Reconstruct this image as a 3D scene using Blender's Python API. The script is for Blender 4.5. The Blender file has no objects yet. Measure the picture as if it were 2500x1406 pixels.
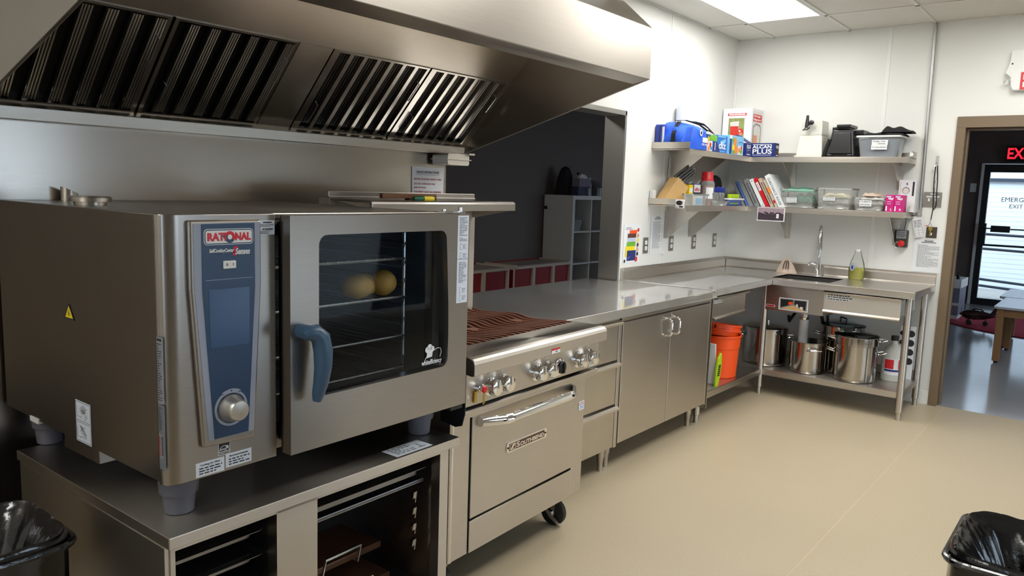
import bpy, bmesh, math, random
from mathutils import Vector, Matrix
random.seed(7)
S = bpy.context.scene
C = S.collection
R = math.radians
PI = math.pi

# ---------------------------------------------------------------- camera, sky, exposure
cam = bpy.data.cameras.new('camera')
cam.sensor_width = 36.0
cam.lens = 1874.65 / 2500 * 36.0
cam.clip_start = 0.05
cam.clip_end = 200
co = bpy.data.objects.new('camera', cam)
C.objects.link(co)
_y, _p, _r = R(38.464), R(-7.421), R(1.899)
_f = Vector((math.cos(_y) * math.cos(_p), math.sin(_y) * math.cos(_p), math.sin(_p)))
_s = Vector((math.sin(_y), -math.cos(_y), 0))
_u = _s.cross(_f)
_x = math.cos(_r) * _s + math.sin(_r) * _u
_z = -math.sin(_r) * _s + math.cos(_r) * _u
co.matrix_world = Matrix(((_x.x, _z.x, -_f.x, -6.459), (_x.y, _z.y, -_f.y, -2.752), (_x.z, _z.z, -_f.z, 1.532), (0, 0, 0, 1)))
S.camera = co

W = bpy.data.worlds.new('sky')
S.world = W
W.use_nodes = True
W.node_tree.nodes['Background'].inputs[0].default_value = (0.72, 0.86, 1.0, 1)
W.node_tree.nodes['Background'].inputs[1].default_value = 4.2
S.view_settings.view_transform = 'Standard'
S.view_settings.look = 'None'
S.view_settings.gamma = 1
S.view_settings.use_curve_mapping = False
S.view_settings.exposure = 0.22
LAMP = 12.5          # radiance of the ceiling troffers' diffusers

# ---------------------------------------------------------------- materials
def lin(c):
    return tuple((v / 12.92 if v <= 0.04045 else ((v + 0.055) / 1.055) ** 2.4) for v in c)
def rgb(r, g, b):
    return lin((r / 255, g / 255, b / 255))
def _new(name):
    m = bpy.data.materials.new(name)
    m.use_nodes = True
    nt = m.node_tree
    return m, nt, nt.nodes['Principled BSDF']
def mat(name, col, rough=0.5, metal=0.0, var=0.06, scale=12, bump=0.0, bscale=60, spec=None, coat=0, emit=0, tr=0):
    """plain procedural surface: noise-varied colour and roughness, optional fine relief"""
    m, nt, b = _new(name)
    N, L = nt.nodes, nt.links
    tc = N.new('ShaderNodeTexCoord')
    nz = N.new('ShaderNodeTexNoise'); nz.inputs['Scale'].default_value = scale; nz.inputs['Detail'].default_value = 3
    L.new(tc.outputs['Object'], nz.inputs['Vector'])
    mx = N.new('ShaderNodeMix'); mx.data_type = 'RGBA'
    mx.inputs[6].default_value = (*[max(0, c * (1 - var)) for c in col], 1)
    mx.inputs[7].default_value = (*[min(1, c * (1 + var)) for c in col], 1)
    L.new(nz.outputs['Fac'], mx.inputs[0])
    L.new(mx.outputs[2], b.inputs['Base Color'])
    b.inputs['Roughness'].default_value = rough
    b.inputs['Metallic'].default_value = metal
    if spec is not None: b.inputs['Specular IOR Level'].default_value = spec
    if coat: b.inputs['Coat Weight'].default_value = coat
    if emit:
        b.inputs['Emission Color'].default_value = (*col, 1); b.inputs['Emission Strength'].default_value = emit
    if tr: b.inputs['Transmission Weight'].default_value = tr
    if bump:
        n2 = N.new('ShaderNodeTexNoise'); n2.inputs['Scale'].default_value = bscale; n2.inputs['Detail'].default_value = 4
        L.new(tc.outputs['Object'], n2.inputs['Vector'])
        bp = N.new('ShaderNodeBump'); bp.inputs['Strength'].default_value = bump; bp.inputs['Distance'].default_value = 0.01
        L.new(n2.outputs['Fac'], bp.inputs['Height']); L.new(bp.outputs['Normal'], b.inputs['Normal'])
    return m
def steel(name, col=(0.6, 0.565, 0.52), rough=0.28, grain=(2, 90, 90), aniso=0.0, rot=0.25, smear=0.05, wave=0.0, coat=0.0):
    """brushed stainless steel: stretched noise for the grain, soft smears in the roughness"""
    m, nt, b = _new(name)
    N, L = nt.nodes, nt.links
    tc = N.new('ShaderNodeTexCoord')
    mp = N.new('ShaderNodeMapping'); mp.inputs['Scale'].default_value = grain
    L.new(tc.outputs['Object'], mp.inputs['Vector'])
    nz = N.new('ShaderNodeTexNoise'); nz.inputs['Scale'].default_value = 6; nz.inputs['Detail'].default_value = 5
    L.new(mp.outputs[0], nz.inputs['Vector'])
    n2 = N.new('ShaderNodeTexNoise'); n2.inputs['Scale'].default_value = 2.2; n2.inputs['Detail'].default_value = 1.5
    L.new(tc.outputs['Object'], n2.inputs['Vector'])
    b.inputs['Roughness'].default_value = rough
    mx = N.new('ShaderNodeMix'); mx.data_type = 'RGBA'
    mx.inputs[6].default_value = (*[c * 0.9 for c in col], 1); mx.inputs[7].default_value = (*[min(1, c * 1.08) for c in col], 1)
    L.new(nz.outputs['Fac'], mx.inputs[0])
    m2 = N.new('ShaderNodeMix'); m2.data_type = 'RGBA'; m2.blend_type = 'MULTIPLY'; m2.inputs[0].default_value = min(1, smear * 8)
    L.new(mx.outputs[2], m2.inputs[6])
    cr = N.new('ShaderNodeValToRGB'); cr.color_ramp.elements[0].position = .3; cr.color_ramp.elements[1].position = .7
    cr.color_ramp.elements[0].color = (.86, .85, .83, 1); cr.color_ramp.elements[1].color = (1, 1, 1, 1)
    L.new(n2.outputs['Fac'], cr.inputs[0]); L.new(cr.outputs[0], m2.inputs[7])
    L.new(m2.outputs[2], b.inputs['Base Color'])
    b.inputs['Metallic'].default_value = 1
    b.inputs['Coat Weight'].default_value = coat; b.inputs['Coat Roughness'].default_value = 0.05; b.inputs['Coat IOR'].default_value = 1.7
    bp = N.new('ShaderNodeBump'); bp.inputs['Strength'].default_value = 0.05; bp.inputs['Distance'].default_value = 0.001
    L.new(nz.outputs['Fac'], bp.inputs['Height'])
    last = bp
    if wave:
        n3 = N.new('ShaderNodeTexNoise'); n3.inputs['Scale'].default_value = 2.2
        L.new(tc.outputs['Object'], n3.inputs['Vector'])
        b2 = N.new('ShaderNodeBump'); b2.inputs['Strength'].default_value = wave; b2.inputs['Distance'].default_value = 0.02
        L.new(n3.outputs['Fac'], b2.inputs['Height']); L.new(bp.outputs['Normal'], b2.inputs['Normal']); last = b2
    L.new(last.outputs['Normal'], b.inputs['Normal'])
    if aniso:
        tg = N.new('ShaderNodeTangent'); tg.direction_type = 'RADIAL'; tg.axis = 'Z'
        L.new(tg.outputs[0], b.inputs['Tangent'])
        b.inputs['Anisotropic'].default_value = aniso; b.inputs['Anisotropic Rotation'].default_value = rot
    return m
def glass(name, tint=(1, 1, 1), ior=1.5, rough=0.0, haze=None, hz=0.0):
    """thin pane: transparent body with a Fresnel mirror, optional milky diffuse share"""
    m = bpy.data.materials.new(name); m.use_nodes = True
    nt = m.node_tree; N, L = nt.nodes, nt.links
    N.remove(N['Principled BSDF'])
    out = N['Material Output']
    t = N.new('ShaderNodeBsdfTransparent'); t.inputs[0].default_value = (*tint, 1)
    g = N.new('ShaderNodeBsdfGlossy'); g.inputs['Roughness'].default_value = rough
    fr = N.new('ShaderNodeFresnel'); fr.inputs[0].default_value = ior
    mx = N.new('ShaderNodeMixShader')
    L.new(fr.outputs[0], mx.inputs[0]); L.new(g.outputs[0], mx.inputs[2])
    if haze:
        d = N.new('ShaderNodeBsdfDiffuse'); 
        tc = N.new('ShaderNodeTexCoord'); nz = N.new('ShaderNodeTexNoise'); nz.inputs['Scale'].default_value = 9
        L.new(tc.outputs['Object'], nz.inputs['Vector'])
        mc = N.new('ShaderNodeMix'); mc.data_type = 'RGBA'
        mc.inputs[6].default_value = (*[c * .92 for c in haze], 1); mc.inputs[7].default_value = (*haze, 1)
        L.new(nz.outputs['Fac'], mc.inputs[0]); L.new(mc.outputs[2], d.inputs[0])
        m2 = N.new('ShaderNodeMixShader'); m2.inputs[0].default_value = hz
        L.new(t.outputs[0], m2.inputs[1]); L.new(d.outputs[0], m2.inputs[2]); L.new(m2.outputs[0], mx.inputs[1])
    else:
        L.new(t.outputs[0], mx.inputs[1])
    L.new(mx.outputs[0], out.inputs[0])
    return m

M = {}
M['wall'] = mat('white_wall_panel', rgb(226, 226, 222), 0.45, var=0.015, scale=3, bump=0.03, bscale=120)
M['wall2'] = mat('charcoal_wall_paint', rgb(104, 94, 90), 0.7, var=0.04, scale=3, bump=0.05, bscale=200)
M['seam'] = mat('white_plastic_trim', rgb(232, 232, 228), 0.35, var=0.01)
M['tile'] = mat('ceiling_tile', rgb(214, 212, 204), 0.8, var=0.02, scale=20, bump=0.1, bscale=300)
M['grid'] = mat('white_ceiling_grid', rgb(214, 212, 205), 0.4, var=0.01)
M['brown'] = mat('brown_door_frame_paint', rgb(118, 100, 78), 0.4, var=0.03)
M['gframe'] = steel('grey_window_frame_metal', (0.42, 0.41, 0.38), 0.4)
M['floor2'] = mat('blue_grey_vinyl_floor', rgb(158, 160, 166), 0.13, var=0.05, scale=4)
M['steel'] = steel('brushed_stainless_horizontal', (0.62, 0.575, 0.515), 0.36, aniso=0.7)
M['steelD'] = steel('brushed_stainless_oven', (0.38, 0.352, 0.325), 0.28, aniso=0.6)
M['steelP'] = steel('satin_stainless_panel', (0.6, 0.56, 0.51), 0.34, grain=(2, 90, 90), aniso=0.7)
M['hood'] = steel('hood_stainless', (0.47, 0.435, 0.39), 0.3, aniso=0.4, smear=0.05)
M['top'] = steel('worktop_stainless', (0.72, 0.70, 0.675), 0.42, grain=(2, 60, 60), smear=0.08, wave=0.02, coat=1.0)
M['filter'] = steel('greasy_filter_stainless', (0.5, 0.47, 0.43), 0.22, grain=(60, 3, 60), smear=0.08)
M['panel'] = steel('steel_wall_sheet', (0.47, 0.43, 0.385), 0.26, aniso=0.55, wave=0.02)
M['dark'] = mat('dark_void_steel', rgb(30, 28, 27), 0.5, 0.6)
M['plenum'] = steel('shade_dark_filter_baffle', (0.2, 0.19, 0.185), 0.3, grain=(60, 3, 60))  # dark base colour stands in for the occlusion between the baffles
M['chrome'] = mat('chrome', (0.85, 0.85, 0.86), 0.06, 1.0, var=0.02)
M['pot'] = steel('polished_pot_steel', (0.5, 0.47, 0.435), 0.14, grain=(40, 40, 2), smear=0.05)
M['galv'] = steel('galvanised_tube', (0.5, 0.5, 0.5), 0.4)
M['blackp'] = mat('black_plastic', rgb(24, 24, 26), 0.32, var=0.1, bump=0.03)
M['rubber'] = mat('black_rubber', rgb(22, 22, 23), 0.55)
M['greyp'] = mat('grey_plastic_foot', rgb(96, 97, 108), 0.5)
M['blueh'] = mat('blue_grey_handle_plastic', rgb(54, 82, 108), 0.38)
M['navy'] = mat('navy_control_panel', rgb(40, 66, 98), 0.3, var=0.03)
M['screen'] = mat('dark_blue_screen', rgb(56, 84, 124), 0.15, var=0.05)
M['ltgrey'] = mat('light_grey_border', rgb(150, 158, 176), 0.4, var=0.02)
M['white'] = mat('white_plastic', rgb(228, 228, 226), 0.4, var=0.02)
M['paper'] = mat('white_paper', rgb(226, 228, 230), 0.7, var=0.015)
M['label'] = mat('grey_white_label', rgb(216, 224, 236), 0.55, var=0.02)
M['silver'] = mat('silver_label', rgb(150, 154, 160), 0.4, 0.3, var=0.04)
M['ink'] = mat('black_ink', rgb(38, 38, 46), 0.7)
M['inkg'] = mat('grey_ink', rgb(105, 105, 112), 0.7)
M['inkr'] = mat('red_ink', rgb(178, 44, 70), 0.7)
M['red'] = mat('red_plastic', rgb(206, 30, 40), 0.35)
M['logored'] = mat('red_logo_enamel', rgb(206, 28, 52), 0.4)
M['lamp'] = None
M['iron'] = mat('rusty_cast_iron', rgb(150, 104, 86), 0.45, 0.3, var=0.35, scale=7, bump=0.2, bscale=90)
M['wood'] = mat('worn_brown_wood', rgb(110, 70, 42), 0.6, var=0.2, scale=20, bump=0.1)
M['bristle'] = mat('dark_bristles', rgb(56, 32, 26), 0.9, bump=0.4, bscale=150)
M['green'] = mat('dark_green_plastic', rgb(22, 92, 62), 0.35)
M['yellow'] = mat('yellow_plastic', rgb(240, 212, 24), 0.4)
M['oventrim'] = mat('black_oven_gasket', rgb(18, 19, 22), 0.35)
M['cavity'] = steel('oven_cavity_steel', (0.36, 0.37, 0.385), 0.3)
M['wire'] = steel('bright_rack_wire', (0.75, 0.76, 0.78), 0.25)
M['bread'] = mat('tan_bread_crust', rgb(196, 150, 70), 0.6, var=0.15, scale=9, bump=0.08)
M['ovenglass'] = glass('tinted_oven_glass', (0.9, 0.94, 0.97), 1.2)
M['pane'] = glass('clear_window_glass', (0.96, 0.98, 1.0), 1.45)
M['clear'] = glass('clear_plastic', (0.97, 0.98, 0.98), 1.35, 0.12, rgb(240, 243, 240), 0.22)
M['clearb'] = glass('clear_bottle_plastic', (0.97, 0.98, 0.97), 1.35, 0.05, rgb(235, 238, 230), 0.06)
M['milky'] = glass('milky_plastic', (0.9, 0.9, 0.88), 1.4, 0.25, rgb(236, 236, 226), 0.72)
M['tubp'] = glass('grey_clear_plastic', (0.86, 0.88, 0.9), 1.45, 0.15, rgb(196, 202, 210), 0.42)
M['orange'] = mat('orange_bucket_plastic', rgb(246, 82, 14), 0.38, var=0.03)
M['lime'] = mat('lime_green_plastic', rgb(176, 210, 20), 0.4)
M['bag'] = mat('black_bin_liner', rgb(13, 13, 15), 0.16, var=0.1, bump=0.35, bscale=16, spec=0.7)
M['binp'] = mat('dark_bin_plastic', rgb(30, 28, 27), 0.5)
M['bluebag'] = mat('royal_blue_nylon', rgb(34, 92, 216), 0.55, var=0.08, bump=0.25, bscale=25)
M['bluep'] = mat('blue_plastic', rgb(84, 120, 200), 0.4)
M['dkblue'] = mat('dark_blue_card', rgb(26, 42, 112), 0.45)
M['medblue'] = mat('bright_blue_print', rgb(20, 110, 200), 0.45)
M['ltblue'] = mat('light_blue_print', rgb(120, 190, 232), 0.45)
M['orangep'] = mat('orange_print', rgb(240, 140, 40), 0.5, var=0.2, scale=40)
M['greenp'] = mat('green_print', rgb(110, 176, 50), 0.5, var=0.3, scale=30)
M['photog'] = mat('olive_green_photo_print', rgb(140, 150, 90), 0.5, var=0.45, scale=25)
M['juice'] = mat('red_drink_print', rgb(206, 52, 40), 0.5, var=0.3, scale=40)
M['peach'] = mat('peach_drink_print', rgb(216, 150, 110), 0.5, var=0.25, scale=40)
M['pink'] = mat('magenta_card', rgb(196, 24, 120), 0.45, var=0.05)
M['tan'] = mat('light_beech_wood', rgb(212, 172, 112), 0.5, var=0.12, scale=8)
M['greyb'] = mat('grey_binder_vinyl', rgb(136, 138, 140), 0.5)
M['beige'] = mat('beige_vinyl', rgb(196, 178, 160), 0.5)
M['brownspice'] = mat('brown_spice', rgb(150, 82, 48), 0.8, var=0.3, scale=60)
M['teal'] = mat('green_cloth', rgb(70, 150, 120), 0.9, bump=0.5, bscale=40)
M['cloth'] = mat('white_folded_cloth', rgb(218, 214, 208), 0.9, bump=0.4, bscale=50)
M['cream'] = mat('cream_cloth', rgb(222, 212, 180), 0.9, bump=0.4, bscale=50)
M['blackc'] = mat('black_cloth', rgb(26, 26, 28), 0.95, bump=0.5, bscale=60)
M['stripe'] = mat('striped_cloth_beige', rgb(196, 176, 160), 0.9, bump=0.4, bscale=50)
M['brownc'] = mat('brown_cloth_stripe', rgb(70, 56, 52), 0.9)
M['soap'] = mat('yellow_green_soap', rgb(186, 178, 8), 0.25, var=0.05)
M['sepia'] = mat('faded_group_photo', rgb(160, 140, 150), 0.5, var=0.3, scale=30)
M['sepiad'] = mat('dark_figures_in_photo', rgb(60, 48, 58), 0.6, var=0.5, scale=50)
M['yel'] = mat('yellow_card', rgb(238, 214, 26), 0.5)
M['brownp'] = mat('brown_print', rgb(96, 54, 34), 0.6)
M['violet'] = mat('pale_violet_print', rgb(188, 196, 224), 0.6)
M['brass'] = mat('brass_key', rgb(212, 184, 90), 0.3, 1.0)
M['plate'] = steel('steel_wall_plate', (0.36, 0.34, 0.31), 0.4)
M['plateD'] = mat('dark_wall_plate', rgb(76, 70, 64), 0.45, 0.4)
M['cubred'] = mat('red_laminate', rgb(150, 22, 30), 0.4)
M['cubtop'] = mat('grey_laminate', rgb(168, 156, 146), 0.5)
M['birch'] = mat('birch_edge', rgb(204, 190, 172), 0.5)
M['ikea'] = mat('white_foil_board', rgb(206, 202, 196), 0.45)
M['rug'] = mat('crimson_rug_pile', rgb(168, 22, 60), 0.95, var=0.12, scale=30, bump=0.6, bscale=200)
M['tabtop'] = mat('white_table_laminate', rgb(196, 202, 214), 0.25)
M['maple'] = mat('maple_table_wood', rgb(156, 112, 68), 0.5, var=0.1)
M['toy'] = mat('dark_bronze_metal_toy', rgb(66, 44, 44), 0.35, 0.6, var=0.3)
M['doorblk'] = mat('black_aluminium', rgb(20, 20, 24), 0.35)
M['siding'] = mat('white_siding', rgb(232, 238, 242), 0.6, var=0.02)
M['rail'] = mat('dark_rail_paint', rgb(58, 66, 80), 0.5)
M['concrete'] = mat('concrete', rgb(150, 148, 142), 0.85, var=0.15, bump=0.2)
M['exitred'] = mat('lit_red_letters', (1.0, 0.015, 0.03), 0.5, emit=1.6)
M['badge'] = mat('maroon_badge_enamel', rgb(86, 52, 48), 0.4)
M['grnlab'] = mat('red_white_sticker', rgb(206, 40, 40), 0.5)
def floor_mat():
    m, nt, b = _new('beige_speckled_resin_floor')
    N, L = nt.nodes, nt.links
    tc = N.new('ShaderNodeTexCoord')
    n1 = N.new('ShaderNodeTexNoise'); n1.inputs['Scale'].default_value = 300; n1.inputs['Detail'].default_value = 2
    n2 = N.new('ShaderNodeTexNoise'); n2.inputs['Scale'].default_value = 1.6; n2.inputs['Detail'].default_value = 4
    L.new(tc.outputs['Object'], n1.inputs['Vector']); L.new(tc.outputs['Object'], n2.inputs['Vector'])
    cr = N.new('ShaderNodeValToRGB')
    cr.color_ramp.elements[0].position = 0.3; cr.color_ramp.elements[0].color = (*rgb(166, 150, 122), 1)
    cr.color_ramp.elements[1].position = 0.62; cr.color_ramp.elements[1].color = (*rgb(198, 184, 157), 1)
    L.new(n1.outputs['Fac'], cr.inputs[0])
    mx = N.new('ShaderNodeMix'); mx.data_type = 'RGBA'; mx.blend_type = 'MULTIPLY'; mx.inputs[0].default_value = 1
    c2 = N.new('ShaderNodeValToRGB')
    c2.color_ramp.elements[0].color = (0.93, 0.93, 0.93, 1); c2.color_ramp.elements[1].color = (1, 1, 1, 1)
    L.new(n2.outputs['Fac'], c2.inputs[0]); L.new(cr.outputs[0], mx.inputs[6]); L.new(c2.outputs[0], mx.inputs[7])
    L.new(mx.outputs[2], b.inputs['Base Color'])
    mr = N.new('ShaderNodeMapRange'); mr.inputs[3].default_value = 0.32; mr.inputs[4].default_value = 0.48
    L.new(n2.outputs['Fac'], mr.inputs[0]); L.new(mr.outputs[0], b.inputs['Roughness'])
    bp = N.new('ShaderNodeBump'); bp.inputs['Strength'].default_value = 0.02; bp.inputs['Distance'].default_value = 0.001
    L.new(n1.outputs['Fac'], bp.inputs['Height']); L.new(bp.outputs['Normal'], b.inputs['Normal'])
    return m
M['floor'] = floor_mat()
def lamp_mat():
    m, nt, b = _new('troffer_diffuser')
    N, L = nt.nodes, nt.links
    e = N.new('ShaderNodeEmission'); e.inputs[0].default_value = (1.0, 0.985, 0.945, 1); e.inputs[1].default_value = LAMP
    L.new(e.outputs[0], N['Material Output'].inputs[0])
    return m
M['lamp'] = lamp_mat()

# ---------------------------------------------------------------- geometry helpers
FY = Matrix.Rotation(PI / 2, 4, 'X')                        # faces -y (text x -> +x)
FX = Matrix.Rotation(-PI / 2, 4, 'Z') @ FY                  # faces -x (text x -> -y)
FZ = Matrix.Identity(4)
def at(x, y, z, F=FZ, rz=0.0):
    return Matrix.Translation((x, y, z)) @ F @ Matrix.Rotation(rz, 4, 'Z')
WM = {}
def wmat(o):
    return WM.get(o.name, Matrix.Identity(4)) if o else Matrix.Identity(4)
class MB:
    def __init__(s, T=None):
        s.v = []; s.f = []; s.m = []; s.s = []; s.T = T; s.k = 0
    def add(s, vs, fs, smooth=False, T=None):
        n = len(s.v)
        A = s.T @ T if (s.T and T) else (s.T or T)
        s.v += [tuple(A @ Vector(p)) for p in vs] if A else [tuple(p) for p in vs]
        for f in fs:
            s.f.append([i + n for i in f]); s.m.append(s.k); s.s.append(smooth)
        return s
    def mi(s, k): s.k = k; return s
    def box(s, x0, y0, z0, x1, y1, z1, T=None):
        v = [(x0, y0, z0), (x1, y0, z0), (x1, y1, z0), (x0, y1, z0), (x0, y0, z1), (x1, y0, z1), (x1, y1, z1), (x0, y1, z1)]
        return s.add(v, [(0, 3, 2, 1), (4, 5, 6, 7), (0, 1, 5, 4), (1, 2, 6, 5), (2, 3, 7, 6), (3, 0, 4, 7)], T=T)
    def prism(s, P, ax, a, b, T=None, smooth=False):
        n = len(P)
        f3 = {'x': lambda p, t: (t, p[0], p[1]), 'y': lambda p, t: (p[0], t, p[1]), 'z': lambda p, t: (p[0], p[1], t)}[ax]
        v = [f3(p, a) for p in P] + [f3(p, b) for p in P]
        n0 = len(s.f)
        s.add(v, [list(range(n))[::-1], list(range(n, 2 * n))] + [(i, (i + 1) % n, n + (i + 1) % n, n + i) for i in range(n)], T=T)
        if smooth:
            for i in range(n0 + 2, len(s.f)): s.s[i] = True
        return s
    def quad(s, a, b, c, d, T=None): return s.add([a, b, c, d], [(0, 1, 2, 3)], T=T)
    def rect(s, x0, y0, x1, y1, T=None, z=0.0): return s.quad((x0, y0, z), (x1, y0, z), (x1, y1, z), (x0, y1, z), T=T)
    def disc(s, x, y, r, n=20, z=0.0, T=None, a0=0, a1=2 * PI, ry=None):
        full = abs(a1 - a0 - 2 * PI) < 1e-6
        pts = [(x + r * math.cos(a0 + (a1 - a0) * i / n), y + (ry or r) * math.sin(a0 + (a1 - a0) * i / n), z) for i in range(n if full else n + 1)]
        return s.add(pts, [list(range(len(pts)))], T=T)
    def tube(s, path, r, n=8, closed=False, T=None, caps=True):
        P = [Vector(p) for p in path]; m = len(P)
        rr = r if isinstance(r, (list, tuple)) else [r] * m
        vs = []; up = None
        for i, p in enumerate(P):
            if closed: d = (P[(i + 1) % m] - P[i - 1])
            else: d = P[min(i + 1, m - 1)] - P[max(i - 1, 0)]
            d.normalize()
            if up is None:
                up = Vector((0, 0, 1)) if abs(d.z) < 0.9 else Vector((1, 0, 0))
            a = d.cross(up)
            if a.length < 1e-5: a = d.orthogonal()
            a.normalize(); up = a.cross(d).normalized()
            for k in range(n):
                t = 2 * PI * k / n
                vs.append(p + (a * math.cos(t) + up * math.sin(t)) * rr[i])
        fs = []
        for i in range(m if closed else m - 1):
            for k in range(n):
                i2 = (i + 1) % m
                fs.append((i * n + k, i * n + (k + 1) % n, i2 * n + (k + 1) % n, i2 * n + k))
        s.add(vs, fs, True, T)
        if caps and not closed:
            s.add(vs[:n][::-1], [list(range(n))], False, T); s.add(vs[-n:], [list(range(n))], False, T)
        return s
    def lathe(s, prof, x=0, y=0, n=28, T=None, sx=1.0, sy=1.0, caps=True):
        vs = []
        for r, z in prof:
            for k in range(n):
                t = 2 * PI * k / n
                vs.append((x + r * sx * math.cos(t), y + r * sy * math.sin(t), z))
        fs = []
        for i in range(len(prof) - 1):
            for k in range(n):
                fs.append((i * n + k, i * n + (k + 1) % n, (i + 1) * n + (k + 1) % n, (i + 1) * n + k))
        s.add(vs, fs, True, T)
        if caps:
            if prof[0][0] > 1e-6: s.add(vs[:n][::-1], [list(range(n))], False, T)
            if prof[-1][0] > 1e-6: s.add(vs[-n:], [list(range(n))], False, T)
        return s
    def grid(s, fn, nu, nv, T=None, smooth=True):
        vs = [fn(i / nu, j / nv) for j in range(nv + 1) for i in range(nu + 1)]
        w = nu + 1
        return s.add(vs, [(j * w + i, j * w + i + 1, (j + 1) * w + i + 1, (j + 1) * w + i) for j in range(nv) for i in range(nu)], smooth, T)
    def holed(s, outer, inner, ax, a, b):
        """plate with a hole: outline and hole as 2-D loops, extruded from a to b"""
        bm = bmesh.new()
        f3 = {'x': lambda p, t: (t, p[0], p[1]), 'y': lambda p, t: (p[0], t, p[1]), 'z': lambda p, t: (p[0], p[1], t)}[ax]
        es = []
        for L in (outer, inner):
            vv = [bm.verts.new(f3(p, 0)) for p in L]
            es += [bm.edges.new((vv[i], vv[(i + 1) % len(vv)])) for i in range(len(vv))]
        bmesh.ops.triangle_fill(bm, use_beauty=True, use_dissolve=False, edges=es)
        bm.verts.index_update()
        k = 'xyz'.index(ax)
        vs = [list(v.co) for v in bm.verts]; fs = [[v.index for v in f.verts] for f in bm.faces]
        bm.free()
        A = [tuple(a if i == k else c for i, c in enumerate(p)) for p in vs]
        B = [tuple(b if i == k else c for i, c in enumerate(p)) for p in vs]
        s.add(A, fs); s.add(B, fs)
        for L in (outer, inner):
            n = len(L)
            s.add([f3(p, a) for p in L] + [f3(p, b) for p in L], [(i, (i + 1) % n, n + (i + 1) % n, n + i) for i in range(n)])
        return s
    def build(s, name, mats, parent=None, w=False, bevel=0.0, seg=2, kind=None, label=None, cat=None, group=None, merge=True, fix=True):
        if not isinstance(mats, (list, tuple)): mats = [mats]
        me = bpy.data.meshes.new(name)
        vs = s.v
        org = Vector((0, 0, 0))
        if parent is not None and w:
            inv = wmat(parent).inverted()
            vs = [tuple(inv @ Vector(p)) for p in vs]
        elif parent is None and kind != 'structure':
            xs, ys, zs = zip(*vs)
            org = Vector(((min(xs) + max(xs)) / 2, (min(ys) + max(ys)) / 2, min(zs)))
            vs = [tuple(Vector(p) - org) for p in vs]
        me.from_pydata(vs, [], s.f)
        me.polygons.foreach_set('material_index', s.m)
        me.polygons.foreach_set('use_smooth', s.s)
        if fix:
            bm = bmesh.new(); bm.from_mesh(me)
            if merge: bmesh.ops.remove_doubles(bm, verts=bm.verts, dist=1e-6)
            bmesh.ops.recalc_face_normals(bm, faces=bm.faces); bm.to_mesh(me); bm.free()
        me.update()
        if any(s.s): me.set_sharp_from_angle(angle=R(40))
        for x in mats: me.materials.append(M[x] if isinstance(x, str) else x)
        o = bpy.data.objects.new(name, me); C.objects.link(o)
        if parent is not None: o.parent = parent
        else: o.location = org
        WM[o.name] = wmat(parent) @ Matrix.Translation(o.location) if parent is None else wmat(parent)
        if bevel:
            b = o.modifiers.new('edge', 'BEVEL'); b.width = bevel; b.segments = seg; b.limit_method = 'ANGLE'; b.angle_limit = R(40)
            b.harden_normals = False
        if kind: o['kind'] = kind
        if label: o['label'] = label
        if cat: o['category'] = cat
        if group: o['group'] = group
        return o
def thing(name, label, cat, loc=(0, 0, 0), rz=0.0, group=None, rot=None):
    o = bpy.data.objects.new(name, None); C.objects.link(o)
    o.empty_display_size = 0.1
    o.location = loc
    if rot: o.rotation_euler = rot
    else: o.rotation_euler = (0, 0, rz)
    o['label'] = label; o['category'] = cat
    if group: o['group'] = group
    WM[o.name] = Matrix.Translation(loc) @ o.rotation_euler.to_matrix().to_4x4()
    return o
def inst(o, parent, off=(0, 0, 0), rot=(0, 0, 0)):
    """another part with the same mesh, moved within the same parent frame"""
    c = o.copy(); C.objects.link(c); c.parent = parent
    c.location = Vector(o.location) + Vector(off); c.rotation_euler = rot
    WM[c.name] = wmat(parent) @ Matrix.Translation(c.location)
    return c
def dup(root, loc, rz=None, label=None):
    """another thing: copies of the root, its parts and their sub-parts"""
    r = root.copy(); C.objects.link(r); r.location = loc
    if rz is not None: r.rotation_euler = (0, 0, rz)
    if label: r['label'] = label
    WM[r.name] = Matrix.Translation(loc) @ r.rotation_euler.to_matrix().to_4x4()
    for ch in list(root.children):
        c = ch.copy(); C.objects.link(c); c.parent = r
        for g in list(ch.children):
            d = g.copy(); C.objects.link(d); d.parent = c
    return r
def text(name, body, size, parent, m, T, w=False, align='CENTER', bold=0.0, shear=0.0, width=None, ext=0.0004, spacing=1.0, line=1.0):
    cu = bpy.data.curves.new('txt', 'FONT'); cu.body = body; cu.size = size; cu.align_x = align; cu.align_y = 'CENTER'
    cu.extrude = ext; cu.offset = bold; cu.shear = shear; cu.space_character = spacing; cu.space_line = line; cu.resolution_u = 3
    t = bpy.data.objects.new('txt', cu); C.objects.link(t)
    dg = bpy.context.evaluated_depsgraph_get()
    me = bpy.data.meshes.new_from_object(t.evaluated_get(dg), depsgraph=dg)
    bpy.data.objects.remove(t); bpy.data.curves.remove(cu)
    if width:
        xs = [v.co.x for v in me.vertices]; k = width / max(1e-6, max(xs) - min(xs))
        for v in me.vertices: v.co.x *= k
    A = T
    if w and parent: A = wmat(parent).inverted() @ T
    me.transform(A)
    me.materials.clear(); me.materials.append(M[m] if isinstance(m, str) else m); me.name = name
    o = bpy.data.objects.new(name, me); C.objects.link(o)
    if parent: o.parent = parent
    WM[o.name] = wmat(parent)
    return o
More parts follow.
